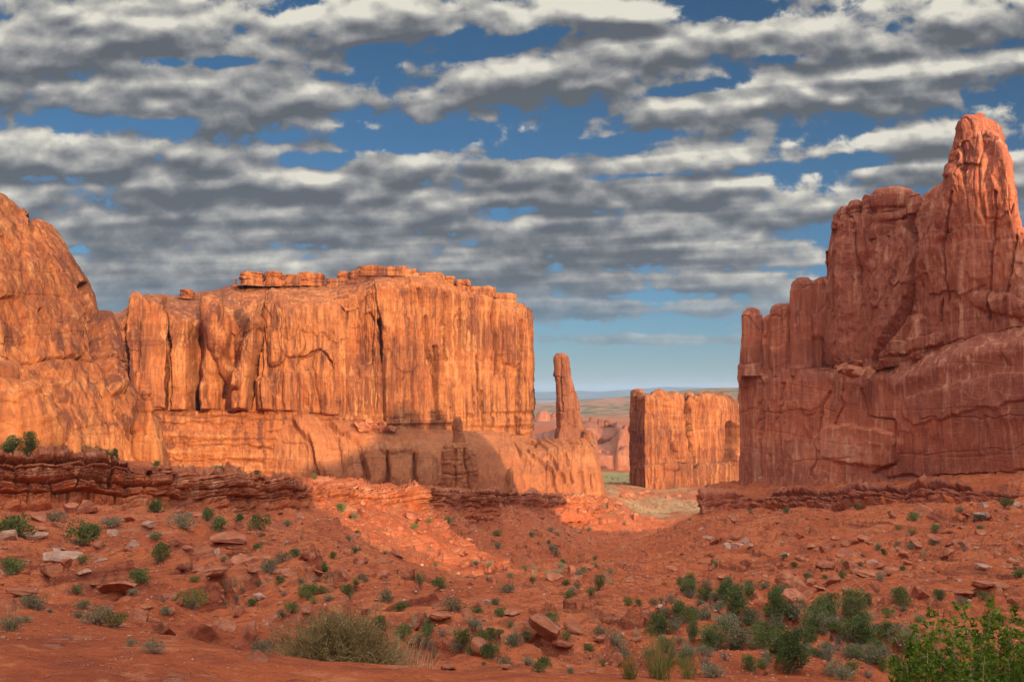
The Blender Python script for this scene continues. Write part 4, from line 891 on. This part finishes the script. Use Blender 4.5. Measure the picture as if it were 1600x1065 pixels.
# talus under the ledges and through the slopes
rt = random.Random(90); nt = 0
while nt < 118:
    z_ = rt.choice(((0, 480, 802, 835), (480, 940, 806, 850), (1095, 1600, 806, 850), (60, 420, 850, 960), (420, 900, 850, 960), (1210, 1500, 850, 945), (1100, 1600, 840, 900)))
    px = rt.uniform(z_[0], z_[1]); py = z_[2]+(z_[3]-z_[2])*rt.random()**1.5
    p = ground_at(px, py)
    if p is None or p.y < 12: continue
    k = rt.choices('rsq', [6, 4, 1])[0]; pool, words_ = STONES[k]
    place(pool[nt % len(pool)], px, py, rt.uniform(7, 17)*(0.75 if p.y > 150 else 1.15), words_, 'boulder', tilt=0.4, group=words_+'s on the canyon slopes'); nt += 1
# small loose stones nobody could count
def loose_stones():
    import bmesh
    bm = bmesh.new(); bmesh.ops.create_icosphere(bm, subdivisions=1, radius=0.5)
    base = np.array([v.co[:] for v in bm.verts]); fc = np.array([[v.index for v in f.verts] for f in bm.faces]); bm.free()
    rs = np.random.RandomState(5); sets = {0: ([], []), 1: ([], [])}; cnt = [0, 0]
    for k in range(30000):
        px = rs.uniform(-60, 1660); py = 785+290*rs.rand()**1.1
        cl = vn(np.array(px/45.0), np.array(py/22.0), 9)
        if rs.rand() > 0.35+0.9*max(0, float(cl)): continue
        if 470 < px < 950 and py > 1050: continue
        p = ground_at(px, py)
        if p is None or p.y > 420 or p.y < 5.5: continue
        w = min(10.0, 1.2+rs.exponential(1.6))*(0.8 if p.y > 100 else 1)
        s = w*p.y/F
        if py > 1000 and p.y < 12: s *= 0.6
        V = base*(1+0.28*rs.randn(len(base), 1)*0.6)*np.array([1, rs.uniform(0.6, 1), rs.uniform(0.4, 0.8)])
        a = rs.uniform(0, 6.28); c, sn = math.cos(a), math.sin(a)
        V = V@np.array([[c, sn, 0], [-sn, c, 0], [0, 0, 1]])*s+np.array([p.x, p.y+s*0.3, p.z+s*0.12])
        m = 1 if rs.rand() < 0.09 else 0
        sets[m][0].append(V); sets[m][1].append(fc+cnt[m]); cnt[m] += len(base)
    for m, (vs, fs) in sets.items():
        o = link('loose_stones', mesh_from('loose_stones', np.concatenate(vs), np.concatenate(fs), [M_RED, M_PALE][m], smooth=False)); tag(o, kind='stuff')
loose_stones()

# ------------------------------------------------------------------ plants
def leaf_mat(name, a, b, c, trans=0.25, sc=3.0):
    m, T = new_mat(name)
    P = T.node('ShaderNodeTexCoord').outputs['Object']; rnd = T.node('ShaderNodeObjectInfo').outputs['Random']
    n = T.noise(P, sc, 3, 0.6); isl = T.node('ShaderNodeNewGeometry').outputs['Random Per Island']
    f = T.m('ADD', T.m('MULTIPLY', n, 0.7), T.m('MULTIPLY', isl, 0.35)); f = T.m('ADD', f, T.m('MULTIPLY', T.m('SUBTRACT', rnd, 0.5), 0.25))
    col = T.ramp(f, [(0.30, a), (0.52, b), (0.78, c)])
    d = T.node('ShaderNodeBsdfDiffuse', {0: col}); t = T.node('ShaderNodeBsdfTranslucent', {0: col})
    mx = T.node('ShaderNodeMixShader', {0: trans, 1: d.outputs[0], 2: t.outputs[0]})
    T.node('ShaderNodeOutputMaterial', {0: mx.outputs[0]}); return m
def bark_mat(name, col):
    m, T = new_mat(name); P = T.node('ShaderNodeTexCoord').outputs['Object']
    n = T.noise(P, 14, 4, 0.6); finish(T, T.mix(n, tuple(c*0.6 for c in col), tuple(min(1, c*1.4) for c in col)), 0.95); return m
L_SAGE = leaf_mat('sage_leaf', (0.12,0.105,0.052), (0.245,0.215,0.11), (0.37,0.325,0.19))
L_GREEN = leaf_mat('shrub_leaf', (0.085,0.100,0.030), (0.165,0.185,0.052), (0.27,0.28,0.095))
L_YEL = leaf_mat('rabbitbrush_leaf', (0.11,0.12,0.03), (0.20,0.20,0.05), (0.34,0.29,0.09))
L_JUN = leaf_mat('juniper_leaf', (0.070,0.090,0.030), (0.145,0.170,0.052), (0.25,0.26,0.10))
L_DRY = leaf_mat('dry_grass', (0.30,0.21,0.10), (0.45,0.34,0.17), (0.58,0.47,0.26))
L_BUSH = leaf_mat('tangled_bush_twig', (0.17,0.105,0.045), (0.36,0.255,0.10), (0.42,0.37,0.13), 0.15, 4.0)
L_BRIGHT = leaf_mat('bright_leaf', (0.050,0.095,0.012), (0.14,0.22,0.024), (0.34,0.40,0.06), 0.45, 5.0)
B_GREY = bark_mat('grey_twig', (0.20,0.15,0.11)); B_JUN = bark_mat('juniper_bark', (0.19,0.13,0.09)); B_PALE = bark_mat('pale_twig', (0.42,0.33,0.20))
def leaves(rs, C, Ndir, size, aspect=1.8, jitter=0.7):
    n = len(C); d = Ndir+jitter*rs.randn(n, 3); d /= np.linalg.norm(d, axis=1, keepdims=True)+1e-9
    r = rs.randn(n, 3); u = np.cross(d, r); u /= np.linalg.norm(u, axis=1, keepdims=True)+1e-9
    s = size*rs.uniform(0.6, 1.35, (n, 1))
    a = C; t = C+d*s*aspect; m = C+d*s*aspect*0.5
    V = np.stack([a, m+u*s*0.5, t, m-u*s*0.5], 1).reshape(-1, 3); Q = np.arange(4*n).reshape(-1, 4); return V, Q
def tubes(paths, sides=4):
    """paths: list of (points Nx3, radii N)"""
    VV, QQ, c = [], [], 0
    for P, r in paths:
        P = np.asarray(P, float); n = len(P); t = np.gradient(P, axis=0); t /= np.linalg.norm(t, axis=1, keepdims=True)+1e-9
        ref = np.array([0.31, 0.17, 0.93]) if abs(t[0, 2]) < 0.8 else np.array([1.0, 0.1, 0.05])
        u = np.cross(t, ref); u /= np.linalg.norm(u, axis=1, keepdims=True)+1e-9; w = np.cross(t, u)
        a = np.linspace(0, 2*math.pi, sides, endpoint=False)
        ring = P[:, None]+np.asarray(r)[:, None, None]*(np.cos(a)[None, :, None]*u[:, None]+np.sin(a)[None, :, None]*w[:, None])
        VV.append(ring.reshape(-1, 3)); QQ.append(grid_quads(n, sides, True)+c); c += n*sides
    return np.concatenate(VV), np.concatenate(QQ)
def bend(rs, p0, d, L, n=5, wig=0.12, sag=0.0):
    P = [np.array(p0, float)]; d = np.array(d, float)
    for i in range(n):
        d = d+wig*rs.randn(3)-np.array([0, 0, sag]); d /= np.linalg.norm(d); P.append(P[-1]+d*L/n)
    return np.array(P)
def join2(name, A, B, ma, mb):
    V = np.concatenate([A[0], B[0]]); Q = np.concatenate([A[1], B[1]+len(A[0])]); me = mesh_from(name, V, Q, [ma, mb], smooth=False)
    mi = np.zeros(len(Q), np.int32); mi[len(A[1]):] = 1; me.polygons.foreach_set('material_index', mi); return me
def lobes_cloud(rs, lobes, n, shell=0.55):
    C, N = [], []
    k = np.array([l[3]**2 for l in lobes]); k = (k/k.sum()*n).astype(int)
    for (x, y, z, r, fz), m in zip(lobes, k):
        d = rs.randn(m, 3); d /= np.linalg.norm(d, axis=1, keepdims=True); rad = r*(shell+(1-shell)*rs.rand(m, 1)**0.5)
        p = d*rad; p[:, 2] *= fz; p += np.array([x, y, z])
        # thin the lobe into sprays
        keep = (vn(p[:, 0]/(0.30*r)+x*7, p[:, 2]/(0.30*r)+p[:, 1]/(0.4*r), 3) > -0.35) & (p[:, 2] > 0.01)
        C.append(p[keep]); N.append(d[keep])
    return np.concatenate(C), np.concatenate(N)
def shrub(name, seed, mat, n, size, h=0.6, bark=B_GREY, open_=0.0, lob=9):
    rs = np.random.RandomState(seed)
    L = []
    for i in range(lob):
        a = rs.uniform(0, 6.28); q = 0.30*rs.rand()**0.5; r = rs.uniform(0.14, 0.26)
        L.append((q*math.cos(a), q*math.sin(a), h*rs.uniform(0.22, 0.72)*(1-q*0.8), r, h*rs.uniform(0.9, 1.3)))
    C, N = lobes_cloud(rs, L, n, 0.35); N = N+np.array([0, 0, 0.7])
    A = leaves(rs, C, N, size, 2.0)
    paths = []
    for l in L:
        for _ in range(3):
            t = np.array([l[0], l[1], l[2]])+rs.randn(3)*0.08; P = bend(rs, (rs.randn()*0.03, rs.randn()*0.03, -0.03), t/np.linalg.norm(t), np.linalg.norm(t)*1.15, 4, 0.15)
            paths.append((P, np.linspace(0.012, 0.004, 5)))
    return join2(name, A, tubes(paths, 3), mat, bark)
SHR = {'s': ([shrub('sagebrush', 200+i, L_SAGE, 1500, 0.026, h=rs_) for i, rs_ in enumerate([0.55, 0.7, 0.6])], 'sagebrush', 'grey sagebrush'),
       'g': ([shrub('green_shrub', 210+i, L_GREEN, 1700, 0.034, h=rs_) for i, rs_ in enumerate([0.75, 0.9, 0.7])], 'green_shrub', 'leafy green shrub'),
       'y': ([shrub('rabbitbrush', 220+i, L_YEL, 1400, 0.028, h=rs_) for i, rs_ in enumerate([0.6, 0.8])], 'rabbitbrush', 'yellow-green brush')}
def grass_mesh(seed, n=90, h=0.7, spread=0.35, mat=None, w=0.012):
    rs = np.random.RandomState(seed); V, Q = [], []
    for i in range(n):
        a = rs.uniform(0, 6.28); r = spread*0.4*rs.rand(); p = np.array([r*math.cos(a), r*math.sin(a), -0.02])
        d = np.array([math.cos(a)*spread*rs.rand(), math.sin(a)*spread*rs.rand(), 1.0]); P = bend(rs, p, d/np.linalg.norm(d), h*rs.uniform(0.5, 1.1), 4, 0.07, 0.05)
        u = np.array([-math.sin(a+rs.randn()), math.cos(a), 0]); ww = np.linspace(w, w*0.15, 5)[:, None]
        s = np.concatenate([P-u*ww/2, P+u*ww/2]); c = len(V)*10
        V.append(s); Q += [[c+k, c+k+1, c+k+6, c+k+5] for k in range(4)]
    return mesh_from('dry_grass_tuft', np.concatenate(V), np.array(Q), mat or L_DRY, smooth=False)
GRASS = [grass_mesh(240+i) for i in range(3)]
SHR['d'] = (GRASS, 'dry_grass_tuft', 'dry straw-coloured grass tuft')
def twig_mesh(seed):
    rs = np.random.RandomState(seed); paths = []
    for i in range(26):
        a = rs.uniform(0, 6.28); d = np.array([math.cos(a)*0.8, math.sin(a)*0.8, rs.uniform(0.5, 1.4)]); d /= np.linalg.norm(d)
        P = bend(rs, (0, 0, -0.02), d, rs.uniform(0.35, 0.65), 6, 0.25); paths.append((P, np.linspace(0.014, 0.004, 7)))
        for _ in range(3): k = rs.randint(2, 6); paths.append((bend(rs, P[k], d+0.9*rs.randn(3), 0.22, 3, 0.3), np.linspace(0.006, 0.003, 4)))
    V, Q = tubes(paths, 3); return mesh_from('bare_twig_bush', V, Q, B_GREY, smooth=False)
SHR['t'] = ([twig_mesh(260), twig_mesh(261)], 'bare_twig_bush', 'bare grey twig bush')
# junipers: trunk and crown
def juniper(seed, h=1.0, w=1.0):
    rs = np.random.RandomState(seed); L = []
    for i in range(17):
        a = rs.uniform(0, 6.28); zz = rs.uniform(0.10, 0.9); q = 0.36*w*(1-0.65*max(0, zz-0.45))*rs.rand()**0.5
        L.append((q*math.cos(a), q*math.sin(a), zz*h, rs.uniform(0.12, 0.21)*w, rs.uniform(0.8, 1.1)))
    C, N = lobes_cloud(rs, L, 5200, 0.35); V, Q = leaves(rs, C, N+np.array([0, 0, 0.5]), 0.022, 2.2)
    crown = mesh_from('crown', V, Q, L_JUN, smooth=False); paths = []
    for k in range(3):
        P = bend(rs, (0.03*k-0.03, 0, -0.06), (rs.randn()*0.25, rs.randn()*0.25, 1), 0.55*h, 5, 0.18); paths.append((P, np.linspace(0.035, 0.015, 6)))
        for l in L[k::3]:
            q = P[rs.randint(2, 6)]; t = np.array(l[:3])-q; paths.append((bend(rs, q, t/np.linalg.norm(t), np.linalg.norm(t), 4, 0.15), np.linspace(0.012, 0.004, 5)))
    V, Q = tubes(paths, 5); return crown, mesh_from('trunk', V, Q, B_JUN)
JUN = [juniper(300, 0.8), juniper(301, 1.05, 0.9), juniper(302, 0.7, 1.1)]
def put_juniper(i, px, py, w, d=None):
    p = P0(px, py, d) if d else ground_at(px, py)
    if p is None: return
    s = w*p.y/F; root = bpy.data.objects.new('juniper_tree', None); COL.objects.link(root); root.location = p-Vector((0, 0, 0.08*s))
    root.scale = (s, s, s); root.rotation_euler = (0, 0, rng.uniform(0, 6.28))
    c, t = JUN[i % 3]
    for n, me in (('crown', c), ('trunk', t)): o = bpy.data.objects.new(n, me); COL.objects.link(o); o.parent = root
    PLACED.append((root, 'dark juniper', 'tree', px, py, 'junipers of the canyon'))
SL = [(28,838,50,'g'),(22,897,46,'g'),(123,851,54,'g'),(87,816,32,'s'),(173,822,34,'s'),(245,801,28,'g'),(286,824,42,'s'),(323,813,24,'g'),(343,830,30,'g'),(374,816,18,'g'),(405,826,30,'g'),(452,821,20,'s'),(250,877,34,'g'),
 (245,843,20,'y'),(222,909,32,'g'),(121,926,20,'g'),(53,945,42,'s'),(127,951,24,'s'),(42,970,20,'s'),(19,984,34,'s'),(152,975,50,'s'),(183,979,40,'y'),(129,881,22,'y'),(260,958,22,'s'),(300,951,44,'y'),(304,909,18,'y'),
 (405,858,16,'g'),(443,877,26,'s'),(463,869,18,'g'),(418,894,32,'s'),(437,911,16,'g'),(503,892,22,'g'),(393,947,20,'g'),(456,956,20,'g'),(441,961,18,'s'),(410,1023,36,'s'),(239,1019,30,'s'),(205,1009,20,'s'),(488,927,28,'g'),(513,938,18,'s'),
 (690,918,26,'g'),(790,926,28,'s'),(777,836,13,'g'),(646,826,13,'g'),(670,816,9,'g'),(700,817,14,'g'),(507,893,14,'g'),(542,928,20,'g'),(600,938,28,'s'),(623,954,20,'g'),(598,979,26,'g'),(628,997,30,'g'),(670,989,22,'t'),(670,1010,20,'s'),
 (704,954,32,'s'),(730,961,24,'y'),(747,956,16,'g'),(740,983,30,'s'),(779,991,14,'g'),(724,1006,28,'g'),(718,1017,28,'s'),(737,1022,18,'g'),(772,1027,34,'g'),(802,1008,24,'s'),(823,999,20,'s'),(862,970,18,'g'),(842,1050,20,'g'),(821,1038,24,'s'),
 (853,1040,22,'g'),(894,1051,16,'s'),(755,1038,8,'g'),(832,911,11,'g'),(821,889,10,'g'),(913,893,11,'g'),(1061,954,20,'g'),(1166,930,26,'g'),(1135,979,42,'s'),(1153,1003,42,'s'),(1078,1025,32,'s'),(1117,1055,42,'s'),(1038,1012,22,'s'),(923,1017,18,'g'),
 (1016,1025,20,'s'),(971,1031,20,'s'),(965,1009,32,'s'),(943,1040,14,'y'),(823,997,14,'g'),(1239,884,12,'g'),(1117,886,13,'g'),(1224,872,12,'g'),(1342,796,13,'g'),(1427,813,19,'g'),(1569,790,22,'g'),(1531,811,22,'s'),(1534,829,13,'g'),(1342,883,12,'s'),
 (1411,891,13,'g'),(1316,903,14,'g'),(1264,904,14,'g'),(1409,945,32,'g'),(1467,936,22,'g'),(1536,936,16,'g'),(1592,903,26,'g'),(1388,964,20,'g'),(1334,961,36,'g'),(1412,1009,50,'s'),(1363,1034,40,'s'),(1296,1031,30,'s'),(1318,1061,40,'s'),(1375,985,22,'s'),
 (1504,945,22,'s'),(374,746,20,'g'),(346,747,38,'s'),(399,744,15,'g'),(465,755,13,'s'),(492,748,13,'y'),(60,703,60,'s'),(100,706,44,'s'),(1230,800,12,'g'),(1390,804,8,'g'),(1500,800,14,'s'),(1172,800,8,'s'),(1260,812,7,'s'),
 (1192,1012,36,'g'),(1060,1005,24,'t'),(1100,1040,30,'t'),(1130,1030,22,'t'),(1310,1015,24,'t'),(1250,1000,30,'s'),(1210,985,36,'s'),(1175,972,34,'s'),(1300,985,38,'s'),(1095,968,30,'s'),(1060,975,26,'s'),(1040,960,20,'s'),(1120,955,28,'s'),(1090,945,20,'s'),(1240,965,40,'s'),
 (1062,912,14,'g'),(1080,915,22,'g'),(1100,936,22,'g'),(715,952,10,'g'),(760,905,9,'s'),(600,865,10,'s'),(560,860,10,'s'),(845,890,9,'s'),(880,880,10,'g'),(905,870,8,'s'),(870,860,8,'g'),(930,885,11,'s'),(955,895,10,'s'),(560,835,10,'g'),(535,800,22,'g'),(555,810,16,'s')]
def put_shrub(px, py, w, k, d=None):
    pool, nm, words_ = SHR[k]
    place(rng.choice(pool), px, py, w*1.25, words_, 'grass' if k == 'd' else 'shrub', tilt=0.06, sink=0.0, name=nm, sz=rng.uniform(0.85, 1.1), d=d, group=words_+'s on the canyon floor')
for px, py, w, k in SL: put_shrub(px, py, w, k)
for i, (px, py, w) in enumerate([(1138,924,27),(1132,942,26),(1212,936,32),(1212,962,44),(1150,967,50),(1032,988,46),(1114,1015,46),(1083,1000,28),(1193,992,34),(1223,1028,44),(1235,1052,66),(1281,962,46),(1272,983,42),(1334,972,50),(1339,1001,60),(1076,928,30),(936,921,22),(1300,945,30),(1350,950,30),(1265,1010,30),(1390,990,30)]):
    put_juniper(i, px, py, w*1.08)
for i, (px, py, w, d) in enumerate([(20,711,40,113),(46,711,38,113),(142,719,38,118),(162,720,24,118),(178,722,22,119),(245,727,14,121)]): put_juniper(i, px, py, w, d)
# filling the hollow and the slopes with smaller brush
rs = random.Random(21); n_small = 0
CLU = [(1180,985,200,60,1.6),(1330,1000,130,60,1.5),(1100,935,130,25,0.8),(760,985,160,50,0.5),(900,900,150,40,0.45),(420,900,200,60,0.35),(120,930,130,60,0.4),(1400,870,200,50,0.3),(830,840,120,30,0.3),(560,930,150,60,0.35)]
while n_small < 280:
    c = rs.choices(CLU, [q[4]*q[2] for q in CLU])[0]; px = rs.gauss(c[0], c[2]*0.5); py = rs.gauss(c[1], c[3]*0.5)
    if not (5 < px < 1595 and 800 < py < 1062) or (430 < px < 640 and py > 950) or (px < 300 and py > 985): continue
    p = ground_at(px, py)
    if p is None or p.y < 9: continue
    put_shrub(px, py, min(26, rs.uniform(6, 13)*(1+(py-800)/160)), rs.choices('ssgydt', [5, 2, 2.4, 2.0, 2.2, 0.8])[0]); n_small += 1
# the tiniest tufts and far scrub: nobody could count them
def far_scrub():
    rs = np.random.RandomState(31); C, N, S_ = [], [], []
    def add(p, s, n):
        d = rs.randn(n, 3); d /= np.linalg.norm(d, axis=1, keepdims=True); C.append(np.array(p)+d*s*0.45*np.array([1, 1, 0.7])+np.array([0, 0, s*0.25])); N.append(d+np.array([0, 0, 0.5])); S_.append(np.full((n, 1), s*0.16))
    for k in range(2600):
        px = rs.uniform(-40, 1640); py = 792+230*rs.rand()
        if vn(np.array(px/60.0), np.array(py/25.0), 19) < -0.1+0.4*rs.rand() : continue
        p = ground_at(px, py)
        if p is None or p.y > 450: continue
        add(p, rs.uniform(2.2, 5.0)*p.y/F, 16)
    for k in range(900):      # tufts along the rims and the green flat
        px = rs.uniform(940, 1165); py = rs.uniform(742, 812) if rs.rand() < 0.75 else rs.uniform(786, 806)
        p = ground_at(px, py, 440)
        if p is None: continue
        add(p, rs.uniform(1.5, 4.5)*p.y/F, 14)
    C = np.concatenate(C); N = np.concatenate(N); S_ = np.concatenate(S_)
    d = N+0.5*rs.randn(*N.shape); d /= np.linalg.norm(d, axis=1, keepdims=True); u = np.cross(d, rs.randn(*d.shape)); u /= np.linalg.norm(u, axis=1, keepdims=True)
    V = np.stack([C-d*S_, C+u*S_, C+d*S_, C-u*S_], 1).reshape(-1, 3)
    o = link('ground_scrub', mesh_from('ground_scrub', V, np.arange(len(V)).reshape(-1, 4), L_SAGE, smooth=False)); tag(o, kind='stuff')
far_scrub()

# ---- the big tangled bush in front
def big_bush():
    p = P0(530, 1052, 7.2); root = empty('tangled_bush', p, 'big round tangled olive and tan bush at the bottom left of centre', 'bush')
    rs = np.random.RandomState(77); paths = []; tips = []
    W_, H_ = 0.50, 0.50
    for i in range(900):
        a = rs.uniform(0, 6.28); e = math.asin(rs.uniform(0.0, 0.98)); d = np.array([math.cos(a)*math.cos(e), math.sin(a)*math.cos(e), math.sin(e)+0.08])
        lean = 1+0.15*vn(np.array(a*1.3), np.array(e*2.0), 4)
        L = 1/math.sqrt((math.cos(e)/W_)**2+(math.sin(e)/H_)**2)*lean*rs.uniform(0.8, 1.06)
        b = np.array([rs.randn()*0.10, rs.randn()*0.08, 0.0]); P = bend(rs, b, d/np.linalg.norm(d), L, 7, 0.16); paths.append((P, np.linspace(0.0036, 0.0014, 8)))
        for _ in range(5):
            k = rs.randint(3, 8); dd = d*0.7+0.8*rs.randn(3); dd /= np.linalg.norm(dd); Q_ = bend(rs, P[min(k, 7)], dd, rs.uniform(0.05, 0.13), 4, 0.3); paths.append((Q_, np.linspace(0.0018, 0.0010, 5))); tips.append(Q_)
    V, Q = tubes(paths, 3); o = link('branches', mesh_from('branches', V, Q, L_BUSH, smooth=False)); o.parent = root
    T_ = np.concatenate([t[1:] for t in tips]); T_ = T_[rs.rand(len(T_)) < 0.9]; N = T_/np.linalg.norm(T_, axis=1, keepdims=True)
    V, Q = leaves(rs, T_, N+np.array([0, 0, 0.4]), 0.0062, 2.6, 0.9); o = link('foliage', mesh_from('foliage', V, Q, L_BUSH, smooth=False)); o.parent = root
    g = grass_mesh(281, 160, 0.30, 0.8, L_DRY, 0.006); o = bpy.data.objects.new('dry_grass_tuft', g); COL.objects.link(o); o.location = P0(618, 1046, 7.4); tag(o, 'straw grass tuft leaning against the right side of the big tangled bush', 'grass')
big_bush()
# ---- the bright green saplings in the lower right corner
def saplings():
    rs = np.random.RandomState(99)
    tops = [(1395,1035),(1412,1000),(1432,985),(1452,962),(1468,990),(1486,975),(1503,950),(1520,990),(1537,975),(1552,948),(1566,968),(1584,955),(1600,975),(1625,960),(1650,950),(1440,1020),(1500,1010),(1560,1005),(1610,1010),(1405,1050),(1470,1030),(1535,1025),(1425,1012),(1460,1015),(1493,995),(1530,1000),(1575,990),(1595,995),(1545,960),(1625,990),(1420,1045),(1450,1045),(1490,1045),(1515,1045),(1555,1040),(1585,1040),(1615,1040)]
    root = empty('green_sapling', P0(1510, 1120, 5.6), 'bright green leafy saplings filling the bottom right corner', 'sapling')
    paths, C, N = [], [], []
    for i, (tx, ty) in enumerate(tops):
        d = 5.3+0.9*rs.rand(); b = np.array(P0(1510+(tx-1510)*0.75+rs.randn()*10, 1150, d)); t = np.array(P0(tx, ty, d+rs.uniform(-0.2, 0.2)))
        m = (b+t)/2+rs.randn(3)*0.03; k = np.linspace(0, 1, 12)[:, None]; P = (1-k)**2*b+2*k*(1-k)*m+k*k*t; paths.append((P, np.linspace(0.0045, 0.0014, 12)))
        for j in range(2, 12):
            for _ in range(2):
                a = rs.uniform(0, 6.28); dd = np.array([math.cos(a), math.sin(a)*0.8, 0.45]); L = 0.12*(1-j/14.0)+0.02
                Q_ = bend(rs, P[j], dd/np.linalg.norm(dd), L, 4, 0.2); paths.append((Q_, np.linspace(0.0017, 0.0008, 5)))
                for q in Q_[1:]:
                    for _ in range(5): C.append(q+rs.randn(3)*0.012); N.append(dd+rs.randn(3)*0.7)
            C.append(P[j]); N.append(rs.randn(3))
    V, Q = tubes(paths, 4); under(link('stems', mesh_from('stems', V, Q, B_PALE)), root)
    C = np.array(C); N = np.array(N); n = len(C)
    d = N/np.linalg.norm(N, axis=1, keepdims=True); u = np.cross(d, rs.randn(n, 3)); u /= np.linalg.norm(u, axis=1, keepdims=True); w = np.cross(d, u)
    s = rs.uniform(0.007, 0.016, (n, 1))
    pts = [C, C+d*s*0.45+u*s*0.62, C+d*s*1.25+u*s*0.5, C+d*s*2.0+w*s*0.15, C+d*s*1.25-u*s*0.5, C+d*s*0.45-u*s*0.62]
    V = np.stack(pts, 1).reshape(-1, 3); Q = np.concatenate([np.arange(6*n).reshape(-1, 6)[:, [0, 1, 2, 3]], np.arange(6*n).reshape(-1, 6)[:, [0, 3, 4, 5]]])
    under(link('foliage', mesh_from('foliage', V, Q, L_BRIGHT, smooth=False)), root)
    # bare straws leaning among them
    st = [(bend(rs, np.array(P0(1500+rs.randn()*8, 1060, 5.9)), np.array([rs.uniform(-0.9, -0.2), 0.1, 1.0])/1.3, 0.36, 6, 0.05), np.linspace(0.0022, 0.001, 7)) for _ in range(7)]
    V, Q = tubes(st, 4); o = link('dry_stalks', mesh_from('dry_stalks', V, Q, B_PALE)); under(o, root)
saplings()
for px, py, w, h_, lab in [(1030,1064,80,0.55,'tall yellow grass clump at the bottom edge right of centre'),(985,1062,50,0.4,'short yellow grass clump left of the tall one at the bottom edge'),(1075,1064,50,0.35,'sparse yellow grass clump right of the tall one at the bottom edge'),(15,985,40,0.5,'bent dry grass clump at the left edge above the bare dirt')]:
    p = ground_at(px, min(py, 1060)) or P0(px, py, 9)
    me = grass_mesh(int(px), 110, 1.0, 0.5, L_YEL if px > 500 else L_DRY, 0.016); o = bpy.data.objects.new('grass_clump', me); COL.objects.link(o); o.location = p; s = w*p.y/F; o.scale = (s, s, s)
    tag(o, lab, 'grass')

# ---- labels: each one told by its kind, the stretch of ground it stands on and its order there
ORD = 'first second third fourth fifth sixth seventh eighth ninth tenth eleventh twelfth thirteenth fourteenth fifteenth sixteenth seventeenth eighteenth nineteenth twentieth'.split()
def where(px, py):
    if py < 700: return 'on the rock high above the canyon floor'
    if py < 762 and px < 520: return 'on top of the broken left ledge'
    if px < 170: return ('under the left ledge by the left edge' if py < 860 else 'on the slope by the left edge' if py < 930 else 'above the bare dirt, bottom left')
    if px < 340: return ('under the left ledge behind the pale slabs' if py < 850 else 'on the middle left slope' if py < 930 else 'low on the left slope')
    if px < 520: return ('below the ledge left of the sunlit patch' if py < 870 else 'on the slope above the big tangled bush' if py < 940 else 'just left of the big tangled bush')
    if px < 680: return ('in or below the sunlit patch' if py < 880 else 'on the slope behind the big tangled bush' if py < 960 else 'just right of the big tangled bush')
    if px < 810: return ('on the shaded slope below the stubby pinnacle' if py < 880 else 'on the centre slope' if py < 970 else 'on the red flat at bottom centre')
    if px < 960: return ('on the slope below the spire' if py < 870 else 'in the centre of the wash' if py < 950 else 'on the low rocks right of bottom centre')
    if px < 1110: return ('in the gap toward the far butte' if py < 830 else 'on the shaded bank below the gap' if py < 900 else 'along the far rim of the brushy hollow' if py < 960 else 'at the left end of the brushy hollow')
    if px < 1240: return ('below the left end of the right ledge' if py < 880 else 'at the back of the brushy hollow' if py < 960 else 'in the middle of the brushy hollow')
    if px < 1380: return ('below the middle of the right ledge' if py < 860 else 'among the tumbled boulders at right' if py < 945 else 'in the brushy hollow left of the saplings')
    return ('below the far right of the ledge' if py < 850 else 'on the right-hand slope' if py < 925 else 'behind the bright saplings')
from collections import defaultdict
G_ = defaultdict(list)
for it in PLACED: G_[(it[1], where(it[3], it[4]))].append(it)
for (kd, wh), L in G_.items():
    L.sort(key=lambda t: (t[3], t[4]))
    for i, (o, _, cat, px, py, grp) in enumerate(L):
        n = len(L); side_ = 'left'; k = i
        if i >= (n+1)//2: side_ = 'right'; k = n-1-i
        if n == 1: lab = f'lone {kd} {wh}'
        elif k == 0: lab = f'{side_}most {kd} {wh}'
        else: lab = f'{ORD[k]} {kd} from the {side_} {wh}'
        tag(o, lab, cat, grp)

# ---- the air of the canyon country
def haze():
    import bmesh
    bm = bmesh.new(); bmesh.ops.create_cube(bm, size=1.0); me = bpy.data.meshes.new('haze'); bm.to_mesh(me); bm.free()
    lo, hi = -900.0, 480.0
    o = link('haze', me); o.scale = (150000, 150000, hi-lo); o.location = (0, 0, (lo+hi)/2)
    m = bpy.data.materials.new('haze_air'); m.use_nodes = True; T = NT(m.node_tree); T.n.clear()
    v = T.node('ShaderNodeVolumePrincipled', {'Color': (0.62, 0.78, 1.0, 1), 'Density': HAZE, 'Anisotropy': 0.1}); out = T.node('ShaderNodeOutputMaterial'); T.l.new(v.outputs[0], out.inputs['Volume'])
    me.materials.append(m); tag(o, kind='stuff')
HAZE = 3.2e-5
haze()
